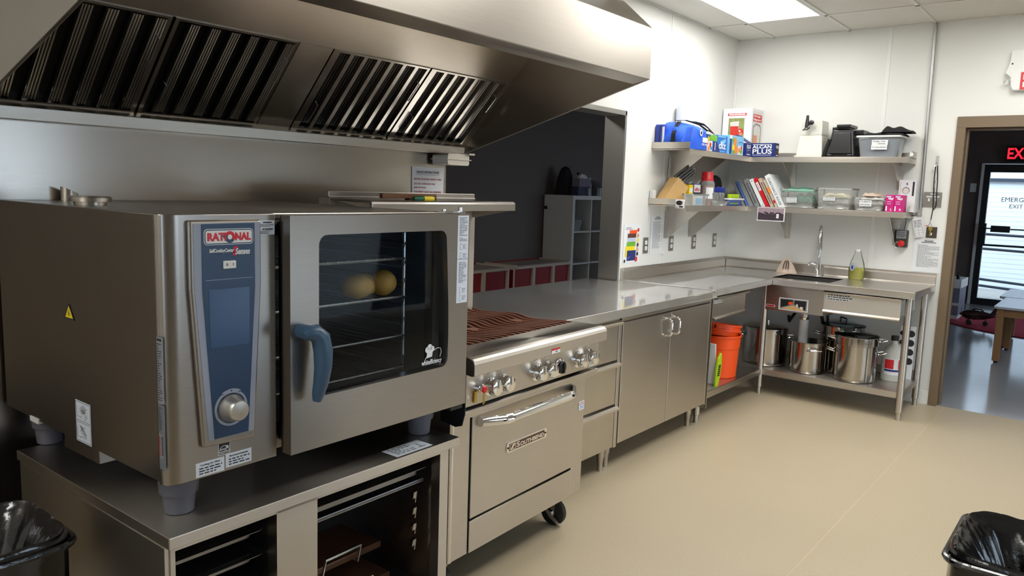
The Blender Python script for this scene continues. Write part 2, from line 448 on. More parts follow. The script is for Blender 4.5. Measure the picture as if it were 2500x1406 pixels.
def lines(mb, T, x0, y1, x1, y0, rows, seed=0, fill=0.75, z=0.0006, words=True, frac=0.45):
    """rows of small printed words as flat bars, top row first"""
    rnd = random.Random(seed)
    h = (y1 - y0) / rows
    for i in range(rows):
        y = y1 - (i + 0.5) * h
        end = x0 + (x1 - x0) * (1 if rnd.random() < fill else rnd.uniform(0.35, 0.8))
        x = x0
        while x < end - h * 0.3:
            wd = min(end - x, h * rnd.uniform(0.8, 2.6)) if words else end - x
            mb.rect(x, y - h * frac / 2, x + wd, y + h * frac / 2, T=T, z=z)
            x += wd + h * 0.45
    return mb
def rrect(x0, y0, x1, y1, r, n=6):
    P = []
    for cx, cy, a in ((x1 - r, y1 - r, 0), (x0 + r, y1 - r, 90), (x0 + r, y0 + r, 180), (x1 - r, y0 + r, 270)):
        for i in range(n + 1):
            t = R(a + 90 * i / n); P.append((cx + r * math.cos(t), cy + r * math.sin(t)))
    return P
def arc(cx, cy, r, a0, a1, n=8):
    return [(cx + r * math.cos(R(a0 + (a1 - a0) * i / n)), cy + r * math.sin(R(a0 + (a1 - a0) * i / n))) for i in range(n + 1)]
def panelbox(mb, P, y0, y1):
    return mb.prism(P, 'y', y0, y1)
# ================================================================ the setting
X0, Y0, H = -8.0, -4.8, 2.831
def struct(name, mb, m, parent=None, bevel=0, w=True):
    return mb.build(name, m, parent, w=w, bevel=bevel, kind=None if parent else 'structure')
floor = struct('floor', MB().box(X0, Y0, -0.1, 0.02, 0.02, 0.0), 'floor')
struct('weld_seam', MB().box(X0 + .1, -1.8225, -0.001, -0.02, -1.8195, 0.0006), mat('pale_weld_seam', rgb(206, 186, 150), 0.4), floor)
struct('floor', MB().box(X0, 0.02, -0.1, 7.3, 2.5, 0.0).box(0.02, Y0, -0.1, 7.3, 0.02, 0.0), 'floor2')
# back wall (cook line) with the pass-through opening
OX0, OX1, OZ0, OZ1 = -3.587, -1.83, 0.87, 2.058
wb = MB()
wb.box(X0, 0, 0, OX0, .14, 2.9).box(OX1, 0, 0, .14, .14, 2.9).box(OX0, 0, OZ1, OX1, .14, 2.9).box(OX0, 0, 0, OX1, .14, OZ0)
wback = struct('wall_back', wb, 'wall')
struct('seam_strip', MB().box(-.012, -.012, .9, -.0, 0, H), 'seam', wback)
struct('seam_strip', MB().box(-1.222, -.004, .98, -1.2, 0, H), 'seam', wback)
# right wall (sink wall) with the doorway
DY0, DY1, DZ = -1.762, -2.70, 2.075
wr = MB()
wr.box(0, DY0, 0, .14, 0, 2.9).box(0, Y0, 0, .14, DY1, 2.9).box(0, DY1, DZ, .14, DY0, 2.9)
wright = struct('wall_right', wr, 'wall')
struct('seam_strip', MB().prism([(-.004, -1.213), (-.004, -1.187), (0, -1.182), (0, -1.218)], 'z', .98, H), 'seam', wright)
LW = (-4.2, -2.6, 1.0, 2.2)
q = MB().box(X0 - .14, Y0, 0, X0, LW[0], 2.9).box(X0 - .14, LW[1], 0, X0, .14, 2.9).box(X0 - .14, LW[0], 0, X0, LW[1], LW[2]).box(X0 - .14, LW[0], LW[3], X0, LW[1], 2.9)
struct('wall_left', q, 'wall')
q = MB().holed([(LW[0], LW[2]), (LW[1], LW[2]), (LW[1], LW[3]), (LW[0], LW[3])], [(LW[0] + .05, LW[2] + .05), (LW[1] - .05, LW[2] + .05), (LW[1] - .05, LW[3] - .05), (LW[0] + .05, LW[3] - .05)], 'x', X0 - .1, X0 - .04)
lw_ = struct('window_5', q, 'white')
struct('pane', MB().box(X0 - .075, LW[0] + .05, LW[2] + .05, X0 - .07, LW[1] - .05, LW[3] - .05), 'pane', lw_)
def glazed_wall(name, y0, y1, xa, xb, wins, m, zt=2.9):
    """wall along x between xa and xb with window openings (x0, x1, z0, z1)"""
    q = MB(); x = xa
    for (a, b, c, d) in sorted(wins):
        q.box(x, y0, 0, a, y1, zt).box(a, y0, 0, b, y1, c).box(a, y0, d, b, y1, zt); x = b
    q.box(x, y0, 0, xb, y1, zt)
    return struct(name, q, m)
wn_i = 0
def window(x0, x1, z0, z1, y):
    global wn_i
    wn_i += 1
    wn = MB().holed([(x0, z0), (x1, z0), (x1, z1), (x0, z1)], [(x0 + .05, z0 + .05), (x1 - .05, z0 + .05), (x1 - .05, z1 - .05), (x0 + .05, z1 - .05)], 'y', y - .03, y + .03)
    win = struct('window_%d' % wn_i, wn, 'white')
    struct('pane', MB().box(x0 + .05, y - .004, z0 + .05, x1 - .05, y + .004, z1 - .05), 'pane', win)
KW = [(-4.75, -3.5, 1.0, 2.15), (-3.2, -.6, .25, 1.35)]  # the low second window is added, shaped for the oven front's bluish reflection
glazed_wall('wall_front', Y0 - .14, Y0, X0, .14, KW, mat('dimmed_front_wall', rgb(150, 144, 136), .6, var=.03))  # unseen wall toned grey to darken what the steel reflects
for w_ in KW: window(*w_, Y0 - .07)
# pass-through frame
tr = MB()
for x0, x1 in ((OX1 - .03, OX1 + .015),):
    tr.box(x0 + .026, -.014, OZ0 + .03, x1, .15, OZ1 + .016)
tr.box(OX0, -.014, OZ0 + .03, OX0 + .004, .15, OZ1 + .016)
tr.box(OX0, -.014, OZ1 - .014, OX1 + .015, .15, OZ1 + .016)
struct('trim_1', tr, 'gframe', bevel=.002)
# brown pressed-steel door frame
def casing(mb, x0, x1, o, wd):
    g = .004
    mb.box(x0, DY0 - g, 0, x1, DY0 + o, DZ - g).box(x0, DY1 - o, 0, x1, DY1 + g, DZ - g).box(x0, DY1 - o, DZ - g, x1, DY0 + o, DZ + wd)
cs = MB(); casing(cs, -.018, .16, .055, .075)
cs.box(.05, DY0 - .018, 0, .10, DY0 - .0045, DZ - .02).box(.05, DY1 + .0045, 0, .10, DY1 + .018, DZ - .02).box(.05, DY1 + .0045, DZ - .0195, .10, DY0 - .0045, DZ - .0045)
struct('door_1', cs, 'brown', bevel=.003)
struct('baseboard_right', MB().box(-.008, -1.705, 0, 0, -1.5, .1).box(-.008, Y0, 0, 0, DY1 - .056, .1), 'seam')
# suspended ceiling: slab, grid, one object per tile
ceil = struct('ceiling', MB().box(X0, Y0, 2.875, .0, 0, 2.9), 'tile')
GX = [-.61 - 1.214 * i for i in range(7)]; GY = [-.308 - .594 * i for i in range(8)]
lights = {(0, 0), (1, 2), (0, 3), (2, 3), (5, 1)}  # only the corner troffer is in view; the rest are placed unseen to fit the light
gm = MB()
for x in GX:
    if x > X0: gm.box(x - .012, Y0, H, x + .012, 0, H + .03)
for y in GY: gm.box(X0, y - .012, H, 0, y + .012, H + .03)
gm.box(X0, -.02, H, 0, 0, H + .03).box(-.02, Y0, H, 0, 0, H + .03)
struct('ceiling_grid', gm, 'grid', ceil)
xs = [0] + GX + [X0]; xs = sorted(set(max(X0, x) for x in xs), reverse=True)
ys = [0] + GY + [Y0]; ys = sorted(set(max(Y0, y) for y in ys), reverse=True)
cellmesh = {}
LX = 0
for i in range(len(xs) - 1):
    for j in range(len(ys) - 1):
        a, b, c, d = xs[i + 1], xs[i], ys[j + 1], ys[j]
        if (i - 1, j - 1) in lights and b - a > 1.1:
            if (i - 1, j - 1) != (0, 0):
                pass
            t = thing('ceiling_light', {(0, 0): 'glowing white troffer light panel in the ceiling nearest the corner shelves'}.get((i - 1, j - 1), 'white troffer light panel added out of view in the ceiling, over the open floor'), 'ceiling light', ((a + b) / 2, (c + d) / 2, H), group=None if (i - 1, j - 1) == (0, 0) else 'ceiling troffers over the open floor')
            hx, hy = (b - a) / 2 - .014, (d - c) / 2 - .014
            fr = MB().holed([(-hx, -hy), (hx, -hy), (hx, hy), (-hx, hy)], [(-hx + .02, -hy + .02), (hx - .02, -hy + .02), (hx - .02, hy - .02), (-hx + .02, hy - .02)], 'z', .0, .035)
            fr.build('troffer_frame', 'grid', t)
            MB().box(-hx + .02, -hy + .02, .008, hx - .02, hy - .02, .012).build('diffuser', 'lamp', t)
            continue
        mb = MB().box(a + .008, c + .008, H + .006, b - .008, d - .008, H + .02)
        struct('ceiling_tile', mb, 'tile', ceil)
# the other room behind the pass-through and beyond the doorway
EX = 7.1
GY0, GY1 = -1.045, -2.02            # exit door leaf
o2 = MB().box(X0, 2.4, 0, 7.3, 2.5, 2.9)
struct('wall_back', o2, 'wall2')
o3 = MB().box(EX, GY0 + .1, 0, EX + .15, 2.5, 2.9).box(EX, Y0, 0, EX + .15, GY1 - .1, 2.9).box(EX, GY1 - .1, 2.13, EX + .15, GY0 + .1, 2.9)
struct('wall_right', o3, 'wall2')
struct('wall_left', MB().box(X0 - .14, .14, 0, X0, 2.5, 2.9), 'wall2')
FILL_WINDOWS = [(1.0, 3.4, .9, 2.3), (4.2, 6.6, .9, 2.3)]  # unseen windows added to bring daylight onto this room's floor
glazed_wall('wall_front', Y0 - .14, Y0, .14, 7.3, FILL_WINDOWS, 'wall2')
for w_ in FILL_WINDOWS: window(*w_, Y0 - .07)
struct('ceiling', MB().box(X0, .14, 2.86, 7.3, 2.5, 2.9).box(.14, Y0, 2.86, 7.3, .14, 2.9), 'tile')
t = thing('ceiling_light', 'unseen troffer light panel added to brighten the room behind the pass-through', 'ceiling light', (-4.6, 1.3, 2.86))  # added out of view to lift the wall and cubbies behind the opening
MB().holed([(-.6, -.3), (.6, -.3), (.6, .3), (-.6, .3)], [(-.57, -.27), (.57, -.27), (.57, .27), (-.57, .27)], 'z', -.02, 0).build('troffer_frame', 'grid', t)
MB().box(-.57, -.27, -.012, .57, .27, -.008).build('diffuser', 'lamp', t)
# glazed exit door
dr = thing('door_2', 'black framed glazed emergency exit door seen through the brown doorway', 'door', (EX, (GY0 + GY1) / 2, 0))
fo = [(GY0 + .06, 0.0), (GY1 - .06, 0.0), (GY1 - .06, 2.12), (GY0 + .06, 2.12)]
fi = [(GY0 - .02, .10), (GY1 + .02, .10), (GY1 + .02, 2.0), (GY0 - .02, 2.0)]
MB().holed(fo, fi, 'x', EX - .02, EX + .05).build('door_frame', 'doorblk', dr, w=True, bevel=.004)
MB().box(EX - .025, GY0 + .06, 0, EX + .06, GY0 + .10, 2.13).build('white_door_edge', 'white', dr, w=True)
MB().box(EX + .01, GY1 + .02, .10, EX + .018, GY0 - .02, 2.0).build('pane', 'pane', dr, w=True)
pb = MB().box(EX - .09, GY1 - .02, 1.155, EX - .06, GY0 + .02, 1.175).box(EX - .1, -1.40, 1.115, EX - .05, -1.155, 1.21).box(EX - .09, GY0 - .05, .92, EX - .02, GY0 + .01, 1.24)
pb.box(EX - .07, GY1, .90, EX - .05, GY0 - .02, .93)
pb.build('push_bar', 'doorblk', dr, w=True, bevel=.004)
text('lettering', 'EMERGENCY', .093, dr, 'inkg', at(EX + .006, -1.235, 1.598, FX), w=True, align='LEFT')
text('lettering', 'EXIT', .085, dr, 'inkg', at(EX + .006, -1.345, 1.50, FX), w=True, align='LEFT')
# outside: siding wall, ramp rails, slab
sd = MB()
for i in range(44):
    z = -.3 + i * .085
    sd.prism([(10.0, z), (9.9965, z), (10.0, z + .085)], 'y', -4.6, 4)
sd.box(10.0, -4.6, -.3, 10.2, 4, 3.45)
o = sd.build('exterior_wall', 'siding', kind='structure'); 
struct('exterior_wall', MB().box(9.93, -4.6, 1.93, 9.98, 4, 1.99), 'rail')
struct('exterior_ground', MB().box(7.26, -4.7, -.12, 10, 4, -.02).box(-30, -40, -.3, 30, Y0 - .15, -.2), 'concrete')
rl = thing('ramp_railing', 'dark metal ramp railing outside the glass exit door', 'railing', (8.4, -1.6, 0))
for z0, z1 in ((.99, .99), (.76, .72), (.30, .10), (.19, -.0)):
    MB().tube([(8.4, .4, z0 + .06), (8.4, -4, z1)], .022, 8).build('rail', 'rail', rl, w=True)
for y in (.3, -2.3, -3.9): MB().tube([(8.4, y, -.02), (8.4, y, 1.02)], .02, 8).build('post', 'rail', rl, w=True)

# ================================================================ exhaust hood
hx0, hx1, hy, hz1, hz2 = -5.65, -3.44, -1.077, 2.013, 2.229
hood = thing('exhaust_hood', 'large stainless steel canopy exhaust hood over the cooking line', 'hood', ((hx0 + hx1) / 2, 0, 1.70))
# front fascia with the returned lip
fp = [(hy, hz1), (hy, hz2), (hy + .012, hz2), (hy + .012, hz1 + .012), (hy + .075, hz1 - .006), (hy + .075, hz1 - .016), (hy + .004, hz1)]
MB().prism(fp, 'x', hx0, hx1).build('front_fascia', 'hood', hood, w=True, bevel=.003)
ep = [(hy, hz1), (hy, hz2), (-.92, 2.363), (0, 2.363), (0, 1.69), (-.0, 1.716)]
for x in (hx0, hx1 - .012):
    MB().prism([(hy + .001, hz1 + .001), (hy + .001, hz2), (-.92, 2.36), (0, 2.36), (0, 1.695)], 'x', x, x + .012).build('end_panel', 'hood', hood, w=True, bevel=.002)
MB().prism([(hy + .002, hz2 - .004), (hy + .002, hz2), (-.92, 2.366), (-.92, 2.36)], 'x', hx0, hx1).build('top_slope', 'hood', hood, w=True)
MB().box(hx0 + .0, -.925, 2.36, hx1, -.0, 2.372).box(hx0, -.92, 2.366, hx1 - .04, -.91, H).box(hx1 - .05, -.92, 2.366, hx1 - .04, 0, H).box(hx0, -.92, 2.366, hx0 + .01, 0, H).build('closure_panel', 'white', hood, w=True)
# 45 degree plane that carries the filters
SL = Matrix.Translation((0, -.022, 1.742)) @ Matrix.Rotation(math.atan2(.292, -.288), 4, 'X')   # local y climbs the slope, local z into the hood
SN = SL @ Matrix.Diagonal((1, 1, -1, 1))
def slope(x, s, n):    # point on the filter plane: s metres up the slope, n metres out of it towards the room
    d = Vector((0, -.288, .292)).normalized(); nn = Vector((0, -.292, -.288)).normalized()
    return Vector((x, -.022, 1.742)) + d * s + nn * n
def sbox(mb, x0, x1, s0, s1, n0, n1):
    v = [slope(x, s, n) for n in (n0, n1) for (x, s) in ((x0, s0), (x1, s0), (x1, s1), (x0, s1))]
    return mb.add(v, [(0, 3, 2, 1), (4, 5, 6, 7), (0, 1, 5, 4), (1, 2, 6, 5), (2, 3, 7, 6), (3, 0, 4, 7)])
FL = .415
pl = MB(); sbox(pl, hx0 + .013, hx1 - .013, FL + .0, FL + .48, -.012, 0); pl.build('baffle_panel', 'hood', hood, w=True)
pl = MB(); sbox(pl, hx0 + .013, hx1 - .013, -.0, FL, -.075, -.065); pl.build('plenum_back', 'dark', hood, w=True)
for a, b in ((-4.685, -4.535), (hx1 - .05, hx1 - .013)):
    pl = MB(); sbox(pl, a, b, 0, FL, -.01, .003); pl.build('blank_panel', 'hood', hood, w=True)
MB().prism([(-.06, 1.69), (-.064, 1.73), (-.058, 1.735), (-.03, 1.75), (-.02, 1.742), (-.002, 1.735), (-.002, 1.69)], 'x', hx0 + .013, -3.5).build('grease_gutter', 'hood', hood, w=True, bevel=.002)
gc = MB().prism(rrect(-3.70, 1.634, -3.545, 1.69, .012), 'y', -.135, -.03, smooth=True)
gc.box(-3.56, -.15, 1.687, -3.52, -.03, 1.695).box(-3.71, -.142, 1.66, -3.535, -.028, 1.664)
gc.build('grease_cup', 'steelP', hood, w=True)
def grease_filter(x0, x1, ns, flat, rib):
    t = MB(); fw = .014
    for a, b, c, d in ((x0, x0 + fw, 0, FL), (x1 - fw, x1, 0, FL), (x0 + fw, x1 - fw, 0, .018), (x0 + fw, x1 - fw, FL - .008, FL)):
        sbox(t, a, b, c, d, -.05, .005)
    f = t.build('grease_filter', 'filter', hood, w=True, bevel=.002)
    p = (x1 - x0 - 2 * fw) / ns
    for i in range(ns):
        xa = x0 + fw + i * p
        q = MB(); wv = p * (.27 if flat == 'filter' else .52)
        for u0, u1, n0, n1 in ((0, wv, .0 if flat == 'filter' else -.02, .004 if flat == 'filter' else -.016), (0, .003, -.03, .0), (wv - .003, wv, -.03, .0)):
            sbox(q, xa + u0, xa + u1, .012, FL - .006, n0, n1)
        q.build('baffle', flat, f, w=True)
        q = MB(); nr = 4; g = (p - wv) / nr; n1 = -.014 if flat == 'filter' else .008
        for k in range(nr):
            u = wv + g * (k + .2)
            P = [slope(xa + u + g * .3, s_, n1 - g * .45) for s_ in (.028, FL - .012)]
            q.tube(P, g * .42, 8)
        sbox(q, xa + wv, xa + p, .012, FL - .006, -.036, -.030)
        q.build('ribbed_baffle', rib, f, w=True)
    for xx, s0, s1 in ((x0 + .045, .06, .16), (x1 - .03, .24, .34)):
        P = [slope(xx, s0, .004), slope(xx + .004, s0 + .003, .022), slope(xx + .004, s1 - .003, .022), slope(xx, s1, .004)]
        MB().tube(P, .0028, 6).build('wire_handle', 'wire', f, w=True)
for x0, x1 in ((-5.64, -5.168), (-5.158, -4.69)): grease_filter(x0, x1, 6, 'dark', 'filter')  # dark and bright slats swap between the pairs, painting their differing reflections
for x0, x1 in ((-4.53, -4.012), (-4.0, -3.488)): grease_filter(x0, x1, 7, 'filter', 'plenum')

# stainless wall panel behind the cooking line
wp = MB().box(-6.6, -.012, 0.12, -3.585, -.001, 1.70)
wp = wp.build('steel_wall_panel', 'panel', label='brushed stainless wall sheet behind the oven and below the hood', cat='wall panel')
t = thing('paper_notice', 'white notice headed RANGE INSTRUCTIONS on the steel wall above the range', 'notice', (-3.715, -.014, 1.45))
MB().box(-3.823, -.016, 1.40, -3.605, -.0125, 1.62).build('sheet', 'paper', t, w=True)
ty = -.0166
text('heading', 'RANGE INSTRUCTIONS', .017, t, 'ink', at(-3.715, ty, 1.594, FY), w=True, width=.155)
for z, s, wd in ((1.560, 'BEFORE STARTING RANGE TURN', .19), (1.537, 'ON THE OVERHEAD FAN', .145), (1.498, 'YOU MUST LIGHT ALL BURNERS', .19), (1.474, 'BEFORE COOKING', .12)):
    text('lettering', s, .0125, t, 'inkr', at(-3.81 + wd / 2, ty, z, FY), w=True, width=wd)
text('lettering', '(SWITCH BY DOOR)', .009, t, 'inkr', at(-3.77, ty, 1.519, FY), w=True, width=.08)
MB().rect(-.078, -.0012, .078, 0, T=at(-3.715, ty, 1.583, FY)).build('underline', 'ink', t, w=True)

# ================================================================ combi oven
ov = thing('combi_oven', 'stainless combi oven with a blue control panel and a glass door, on a stand', 'oven', (-5.581, -1.015, 0), .015)
OW, OD, OB, OT = 1.03, .985, .795, 1.445
body = MB()
# housing: side, top, bottom, back as one shell open behind the door
def shell(mb):
    mb.box(0.0, .036, OB, .330, OD, OT - .014)                 # control side block
    mb.box(.330, .036, OB, OW - .02, OD, .86).box(.330, .036, 1.39, OW - .02, OD, OT - .014)
    mb.box(.975, .036, .86, OW - .02, OD, 1.39).box(.330, .72, .86, OW - .02, OD, 1.39)
    return mb
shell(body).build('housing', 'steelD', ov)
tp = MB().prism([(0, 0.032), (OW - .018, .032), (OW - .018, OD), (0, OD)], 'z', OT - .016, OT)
tp.build('top_cover', 'steelD', ov, bevel=.003)
cv = MB().box(.331, .719, .86, .974, .72, 1.39).box(.331, .05, .861, .974, .719, .866).box(.331, .05, 1.384, .974, .719, 1.389).box(.331, .05, .866, .336, .719, 1.384).box(.969, .05, .866, .974, .719, 1.384)
cv.build('cavity_lining', 'cavity', ov)
# control fascia with its big rounded left corner
cf = [(0, .036), (0, .03)] + [(.045 - .045 * math.cos(R(a)), .03 - .03 * math.sin(R(a))) for a in range(10, 91, 10)] + [(.309, 0), (.309, .036)]
MB().prism(cf, 'z', OB - .008, OT, smooth=True).build('control_fascia', 'steelD', ov, bevel=.002)
def trap(tl, tr, ml, mr, br, bl, r=.012):
    return [tl, tr, mr, br, bl, ml][::-1]
MB().prism(trap((.060, 1.431), (.258, 1.432), (.060, 1.27), (.258, 1.27), (.234, .862), (.086, .868)), 'y', -.014, .002).build('raised_bezel', 'steelD', ov, bevel=.007, seg=3)
MB().prism(trap((.072, 1.422), (.252, 1.423), (.072, 1.27), (.252, 1.27), (.228, .884), (.102, .884)), 'y', -.0155, -.012).build('grey_border', 'ltgrey', ov)
MB().prism(trap((.092, 1.422), (.236, 1.423), (.092, 1.26), (.236, 1.26), (.212, .885), (.117, .885)), 'y', -.017, -.014).build('control_panel', 'navy', ov)
MB().prism([(.109, 1.116), (.218, 1.116), (.219, 1.262), (.108, 1.262)], 'y', -.0176, -.016).build('touch_screen', 'screen', ov)
MB().rect(.100, 1.285, .229, 1.2862, T=at(0, -.0172, 0, FY)).build('divider_line', 'ltgrey', ov)
lg = MB().prism(rrect(.097, 1.371, .231, 1.410, .009), 'y', -.0178, -.0165); lg.mi(1).prism(rrect(.0985, 1.3725, .2295, 1.4085, .008), 'y', -.0181, -.0165); lg.mi(0).prism(rrect(.101, 1.375, .227, 1.406, .006), 'y', -.0184, -.0165)
lp = lg.build('logo_plate', ['paper', 'navy'], ov)
text('lettering', 'RATI', .026, lp, 'logored', at(.1305, -.0187, 1.3895, FY), width=.050, bold=.0011)
text('lettering', 'NAL', .026, lp, 'logored', at(.2015, -.0187, 1.3895, FY), width=.044, bold=.0011)
em = MB(); em.disc(0, 0, .0145, 20, T=at(.1655, -.0186, 1.3895, FY), a0=R(-35), a1=R(145))
em.mi(1).disc(0, 0, .0145, 20, T=at(.1655, -.0187, 1.3895, FY), a0=R(145), a1=R(325))
em.mi(2).disc(0, 0, .0062, 16, T=at(.1655, -.0189, 1.3895, FY))
em.mi(0).add([(.0155, .004, 0), (.0225, -.004, 0), (.009, -.005, 0)], [(0, 1, 2)], T=at(.1655, -.0189, 1.3895, FY))
em.mi(1).add([(-.0165, -.004, 0), (-.021, .005, 0), (-.008, .006, 0)], [(0, 1, 2)], T=at(.1655, -.0189, 1.3895, FY))
em.build('arrow_emblem', ['logored', 'navy', 'paper'], lp)
text('lettering', 'SelfCookingCenter', .0125, ov, 'paper', at(.143, -.0176, 1.3565, FY), width=.066, shear=.2, bold=.0003)
text('lettering', 'S', .030, ov, 'logored', at(.1785, -.0175, 1.3535, FY), shear=.2, bold=.0010)
text('lettering', 'Senses', .021, ov, 'paper', at(.2005, -.0177, 1.3525, FY), width=.041, shear=.2, bold=.0006)
sw = MB().box(.147, -.022, 1.312, .1635, -.016, 1.331).box(.164, -.021, 1.312, .1805, -.016, 1.331)
sw = sw.build('power_switch', 'white', ov, bevel=.0012)
text('lettering', '0', .011, sw, 'ink', at(.155, -.0223, 1.3215, FY)); text('lettering', 'I', .011, sw, 'ink', at(.172, -.0213, 1.3215, FY))
DT = at(.163, -.017, .957, FY)
dl = MB().lathe([(.040, 0), (.040, .0012), (.046, .0012), (.046, 0)], T=DT, n=40)
dl.build('dial_ring', 'ltgrey', ov)
dk = MB()
for i in range(10):
    a = 58 + i * 6.4
    dk.add([(r * math.cos(R(t)), r * math.sin(R(t)), .0022) for r, t in ((.039, a), (.050, a), (.050, a + 6.4), (.039, a + 6.4))], [(0, 1, 2, 3)], T=DT)
dk.mi(1).add([(-.003, .0465, .0026), (.003, .0465, .0026), (0, .042, .0026)], [(0, 1, 2)], T=DT)
dk.rect(.020, .038, .0245, .0392, T=DT, z=.0026).rect(.0217, .0364, .0229, .0408, T=DT, z=.0026).rect(-.0245, .038, -.020, .0392, T=DT, z=.0026)
dk.build('dial_scale', ['ltgrey', 'ink'], ov)
kb = MB().lathe([(.035, .001), (.035, .006), (.033, .012), (.028, .030), (.0265, .038), (.024, .041), (.012, .0425), (.0001, .043)], T=DT, n=40)
kb.build('dial_knob', mat('satin_silver_knob', rgb(190, 186, 178), 0.33, 0.85), ov)
# labels on the front and side
lb = MB().box(.259, -.0012, 1.391, .306, 0, 1.4275); lb.mi(1)
for z0, z1, s in ((1.411, 1.419, 1), (1.393, 1.402, 2)): lines(lb, at(0, -.0013, 0, FY), .263, z1, .303, z0, 3, s, .3)
wl = lb.build('warning_label', ['label', 'ink'], ov)
text('lettering', 'WARNING', .0055, wl, 'ink', at(.285, -.0016, 1.4225, FY), bold=.0002); text('lettering', 'ATTENTION', .0055, wl, 'ink', at(.285, -.0016, 1.405, FY), bold=.0002)
es = MB().box(.135, -.0012, .833, .168, 0, .868); es.mi(1).rect(.1365, .8425, .1665, .8665, T=at(0, -.0014, 0, FY)); es.rect(.1365, .8345, .1665, .8405, T=at(0, -.0014, 0, FY))
es.mi(0).disc(.1515, .844, .0135, 14, T=at(0, -.0016, 0, FY), a0=0, a1=PI); es.mi(1).disc(.1515, .844, .012, 14, T=at(0, -.0017, 0, FY), a0=0, a1=PI)
es.mi(0)
st = [(.160 + (.0065 if i % 2 == 0 else .0026) * math.sin(i * PI / 5), .852 + (.0065 if i % 2 == 0 else .0026) * math.cos(i * PI / 5), 0) for i in range(10)]
es.add(st, [list(range(10))], T=at(0, -.0019, 0, FY))
es = es.build('energy_sticker', ['paper', 'ink'], ov)
text('lettering', 'energy', .0085, es, 'paper', at(.149, -.002, .8485, FY), shear=.3, width=.019); text('lettering', 'ENERGY STAR', .0045, es, 'paper', at(.1515, -.0017, .8375, FY), width=.027)
for x0, x1, z0, z1, s, hd in ((.074, .151, .792, .828, 3, 'Cooling Air Filter'), (.1555, .230, .796, .832, 4, 'Filtre du circuit de refroidissement')):
    q = MB().box(x0, -.0012, z0, x1, 0, z1); q.mi(1); lines(q, at(0, -.0013, 0, FY), x0 + .008, z1 - .012, x1 - .006, z0 + .004, 3, s, .4)
    q = q.build('filter_label', ['label', 'ink'], ov); text('lettering', hd, .006, q, 'ink', at((x0 + x1) / 2, -.0016, z1 - .007, FY), width=(x1 - x0) * .72)
SF = at(0, 0, 0, FX)       # left side, x = 0, text x runs towards the front
tri = MB().prism([(-.42, 1.135), (-.478, 1.135), (-.449, 1.177)], 'x', -.0012, .004)
tri = MB(); T0 = at(-.0012, .50, 1.135, FX)
tri.add([(-.031, 0, 0), (.031, 0, 0), (0, .044, 0)], [(0, 1, 2)], T=T0); tri.mi(1).add([(-.024, .004, .0003), (.024, .004, .0003), (0, .038, .0003)], [(0, 1, 2)], T=T0)
tri.mi(0).add([(.003, .028, .0006), (-.006, .017, .0006), (-.001, .0175, .0006)], [(0, 1, 2)], T=T0); tri.add([(-.002, .018, .0006), (.006, .017, .0006), (-.002, .007, .0006)], [(0, 1, 2)], T=T0)
tri.build('shock_sticker', ['ink', 'yellow'], ov)
ps = MB(); T0 = at(-.001, 0, 0, FX)
ps.rect(-.484, .797, -.393, .914, T=T0); ps.mi(1)
for z0, z1 in ((.858, .911), (.800, .854)):
    for a, b, c, d in ((-.481, z0, -.396, z0 + .0012), (-.481, z1 - .0012, -.396, z1), (-.481, z0, -.4798, z1), (-.3972, z0, -.396, z1)): ps.rect(a, b, c, d, T=T0, z=.0004)
    rnd = random.Random(int(z0 * 1000))
    ps.rect(-.476, z0 + .010, -.450, z0 + .011, T=T0, z=.0004); ps.rect(-.476, z0 + .010, -.475, z1 - .014, T=T0, z=.0004)
    for i in range(26):
        x = -.438 + rnd.gauss(0, .013); z = (z0 + z1) / 2 + rnd.gauss(0, .011) - (x + .438) * .6; a = rnd.uniform(0, 3.1); l = rnd.uniform(.004, .012)
        if not (-.478 < x - l and x + l < -.398 and z0 + .002 < z - l and z + l < z1 - .002): continue
        ps.add([(x - l * math.cos(a), z - l * math.sin(a), .0004), (x + l * math.cos(a), z + l * math.sin(a), .0004), (x + l * math.cos(a) + .0012, z + l * math.sin(a) + .001, .0004), (x - l * math.cos(a) + .0012, z - l * math.sin(a) + .001, .0004)], [(0, 1, 2, 3)], T=T0)
ps.build('picture_sticker', ['label', 'ink'], ov)
rp = MB().box(-.0012, .005, .995, .001, .030, 1.155); rp.mi(1)
T0 = at(-.0014, 0, 0, FX)
rp.rect(-.0285, 1.146, -.007, 1.152, T=T0); lines(rp, T0, -.028, 1.142, -.008, 1.0, 24, 8, .5, frac=.35)
rp.mi(2).box(-.0011, .005, .83, .001, .030, .990); rp.mi(1); lines(rp, T0, -.027, .985, -.012, .925, 14, 9, .6, frac=.4)
rp.mi(0).rect(-.029, .858, -.009, .918, T=T0)
rp.mi(3).rect(-.028, .862, -.024, .912, T=T0, z=.0003); rp.mi(1)
for i in range(11): rp.rect(-.018, .866 + i * .0044, -.011, .866 + i * .0044 + .0028, T=T0, z=.0003)
rp.build('rating_label', ['silver', 'ink', mat('grey_steel_strip', rgb(130, 134, 142), .45, .4), 'inkr'], ov)
# under-body box, drip plate, feet
MB().box(.02, .40, .74, .5, .62, OB).build('drip_box', 'steelD', ov, bevel=.002)
MB().box(-.003, .74, .785, .02, .80, .80).build('white_clip', 'white', ov)
ft = [(.032, .683), (.036, .686), (.041, .735), (.047, .737), (.051, OB)]
f0 = MB().lathe([(.0001, .683)] + ft, .075, .085, 24).build('foot', 'greyp', ov)
inst(f0, ov, (.87, 0, 0)); inst(f0, ov, (0, .78, 0)); inst(f0, ov, (.87, .78, 0))
